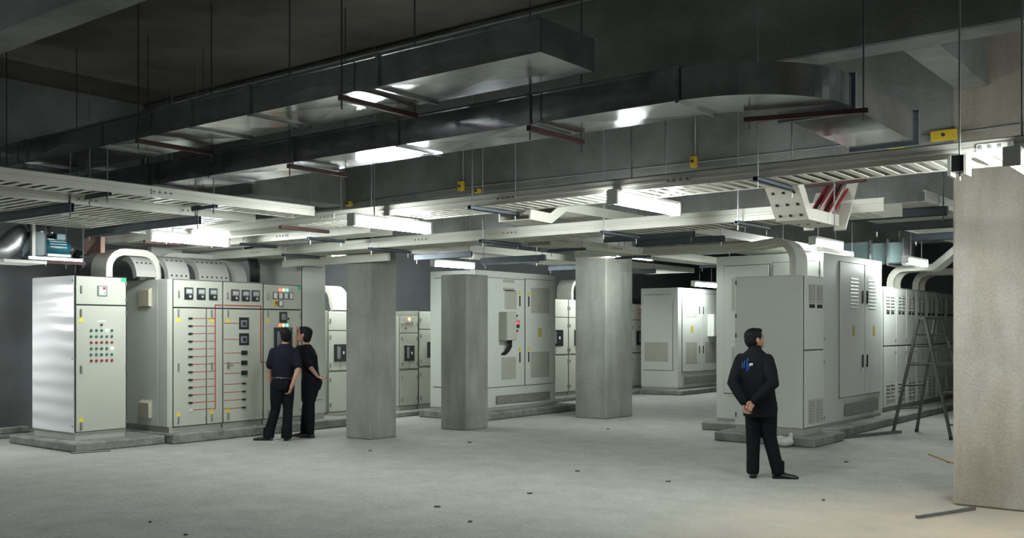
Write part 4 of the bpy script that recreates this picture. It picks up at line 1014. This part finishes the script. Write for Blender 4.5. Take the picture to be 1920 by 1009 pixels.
# the person in the navy short-sleeved shirt, seen from behind
d_ = 15.05; r_ = (527 - 960) / 1850 * d_
p = Person('person in navy short-sleeved shirt and belt, seen from behind at the switchboard', Vector((.787 * r_ - .617 * d_, .617 * r_ + .787 * d_)), -18)
cS, cH = p.P(.05, 0, 1.40), p.P(.02, 0, .87)
shL, shR = p.rel(cS, -.165, 0, -.045), p.rel(cS, .165, 0, -.045)
elL, elR = p.P(-.185, .03, 1.09), p.P(.275, -.06, 1.08)
wrL, wrR = p.P(-.165, .08, .84), p.P(.185, -.13, .82)
p.head(p.P(.07, .02, 1.60), -18, 10)
p.skin.limb([p.P(.055, 0, 1.40), p.P(.065, .012, 1.53)], [.056, .052])
p.skin.loft([p.ring(p.P(.02, 0, .90), .13, .09), p.ring(p.P(.04, 0, 1.15), .12, .08), p.ring(p.P(.05, 0, 1.36), .15, .08), p.ring(p.P(.055, 0, 1.43), .06, .06)])
for a, b, c_ in ((shL, elL, wrL), (shR, elR, wrR)): p.skin.limb([a, mid(a, b), b, mid(b, c_, .4), c_], [.046, .045, .041, .039, .027])
p.hand(wrL, Vector((0, 0, -1)) + RV * .1, RV, 1, .3)
p.hand(wrR, Vector((0, 0, -1)) - RV * .3 - FV * .05, -RV + FV * .2, -1, .4)
ankL, ankR = p.P(-.195, .02, .085), p.P(.085, .0, .085)
hpL, hpR = p.rel(cH, -.085, 0, -.02), p.rel(cH, .085, 0, -.02)
knL, knR = p.P(-.095, .05, .47), p.P(.095, .04, .47)
for a, b, c_ in ((hpL, knL, ankL), (hpR, knR, ankR)):
    p.skin.limb([a, b, c_], [.07, .05, .035])
    p.leg.limb([a, mid(a, b), b, mid(b, c_), c_ + Vector((0, 0, .01))], [.100, .094, .076, .076, .082], 14)
    p.leg.loft([p.ring(Vector((c_.x, c_.y, z)), rr, rr, None, 14) for z, rr in ((.035, .088), (.10, .084), (.2, .078))])
p.leg.loft([p.ring(p.P(.02, 0, .77), .15, .115), p.ring(p.P(.02, -.005, .88), .17, .125), p.ring(p.P(.025, 0, .985), .155, .108)])
p.top.loft([p.ring(p.P(.025, 0, .955), .163, .116), p.ring(p.P(.03, 0, 1.02), .165, .118), p.ring(p.P(.04, 0, 1.15), .172, .122),
            p.ring(p.P(.048, 0, 1.28), .190, .125), p.ring(p.P(.05, 0, 1.38), .185, .105), p.ring(p.P(.055, 0, 1.435), .11, .085), p.ring(p.P(.056, 0, 1.475), .066, .066)])
for a, b in ((shL, elL), (shR, elR)): p.top.limb([a, mid(a, b, .4), mid(a, b, .78)], [.062, .066, .068], 14)
p.finish('cloth_navy', 'trouser_black', 'shirt', 'trousers')
MB().loft([p.ring(p.P(.025, 0, z), .172, .125) for z in (.935, .972)]).build('belt', 'shoe_black', p.t, None, True)
MB().cbox(*(p.P(.035, -.135, .945) - Vector((.012, .012, 0))), *(p.P(.035, -.135, .965) + Vector((.012, .012, 0))), .002).build('belt_loop', 'meter_grey', p.t)
p.shoe((-.18, .0, 0), (-.97, .05), .30); p.shoe((.085, -.02, 0), (-.1, 1), .28)

# the person leaning in to the panel with one hand raised
d_ = 15.5; r_ = (577 - 960) / 1850 * d_
p = Person('person in black leaning to the switchboard, one hand raised to the panel', Vector((.787 * r_ - .617 * d_, .617 * r_ + .787 * d_)), -68)
cS, cH = p.P(-.015, 0, 1.385), p.P(.05, 0, .88)
shL, shR = p.rel(cS, -.145, 0, -.045), p.rel(cS, .145, 0, -.045)
elL, elR = p.P(.095, -.235, 1.10), p.P(-.215, .16, 1.40)
wrL, wrR = p.P(.185, -.14, .955), p.P(-.185, .10, 1.64)
p.head(p.P(-.045, 0, 1.615), -76, 14, 1)
p.skin.limb([p.P(-.01, 0, 1.39), p.P(-.035, 0, 1.54)], [.052, .047])
p.skin.loft([p.ring(p.P(.05, 0, .90), .12, .09), p.ring(p.P(.03, 0, 1.15), .11, .08), p.ring(p.P(-.01, 0, 1.34), .135, .08), p.ring(p.P(-.01, 0, 1.42), .055, .055)])
for a, b, c_ in ((shL, elL, wrL), (shR, elR, wrR)): p.skin.limb([a, mid(a, b), b, mid(b, c_, .4), c_], [.042, .040, .036, .034, .024])
p.hand(wrL, RV * .8 + Vector((0, 0, -.35)), Vector((0, 0, 1)), 1, .35)
p.hand(wrR, Vector((0, 0, 1)) + RV * .05, -RV + FV * .3, 1, .15)
ankL, ankR = p.P(.06, -.09, .085), p.P(-.07, .07, .085)
hpL, hpR = p.rel(cH, -.085, 0, -.02), p.rel(cH, .085, 0, -.02)
knL, knR = p.P(.035, -.08, .48), p.P(-.015, .08, .48)
for a, b, c_ in ((hpL, knL, ankL), (hpR, knR, ankR)):
    p.skin.limb([a, b, c_], [.07, .05, .034])
    p.leg.limb([a, mid(a, b), b, mid(b, c_), c_ + Vector((0, 0, .01))], [.105, .105, .092, .080, .062], 14)
    p.leg.loft([p.ring(Vector((c_.x, c_.y, z)), rr, rr, None, 14) for z, rr in ((.05, .058), (.10, .060), (.2, .064))])
p.leg.loft([p.ring(p.P(.055, 0, .74), .15, .135), p.ring(p.P(.075, 0, .86), .165, .155), p.ring(p.P(.06, 0, .95), .155, .13), p.ring(p.P(.045, 0, 1.03), .14, .11)])
p.top.loft([p.ring(p.P(.06, 0, .90), .160, .138), p.ring(p.P(.045, 0, 1.03), .150, .118), p.ring(p.P(.03, 0, 1.15), .155, .118),
            p.ring(p.P(.01, 0, 1.27), .17, .128), p.ring(p.P(-.01, 0, 1.365), .165, .105), p.ring(p.P(-.01, 0, 1.42), .10, .08), p.ring(p.P(-.015, 0, 1.46), .062, .062)])
for a, b in ((shL, elL), (shR, elR)): p.top.limb([a, mid(a, b, .4), mid(a, b, .85)], [.058, .060, .060], 14)
p.finish('cloth_black', 'trouser_black', 'shirt', 'trousers')
p.shoe((.07, -.09, 0), (-.9, .3), .26); p.shoe((-.06, .07, 0), (-.95, .2), .26)
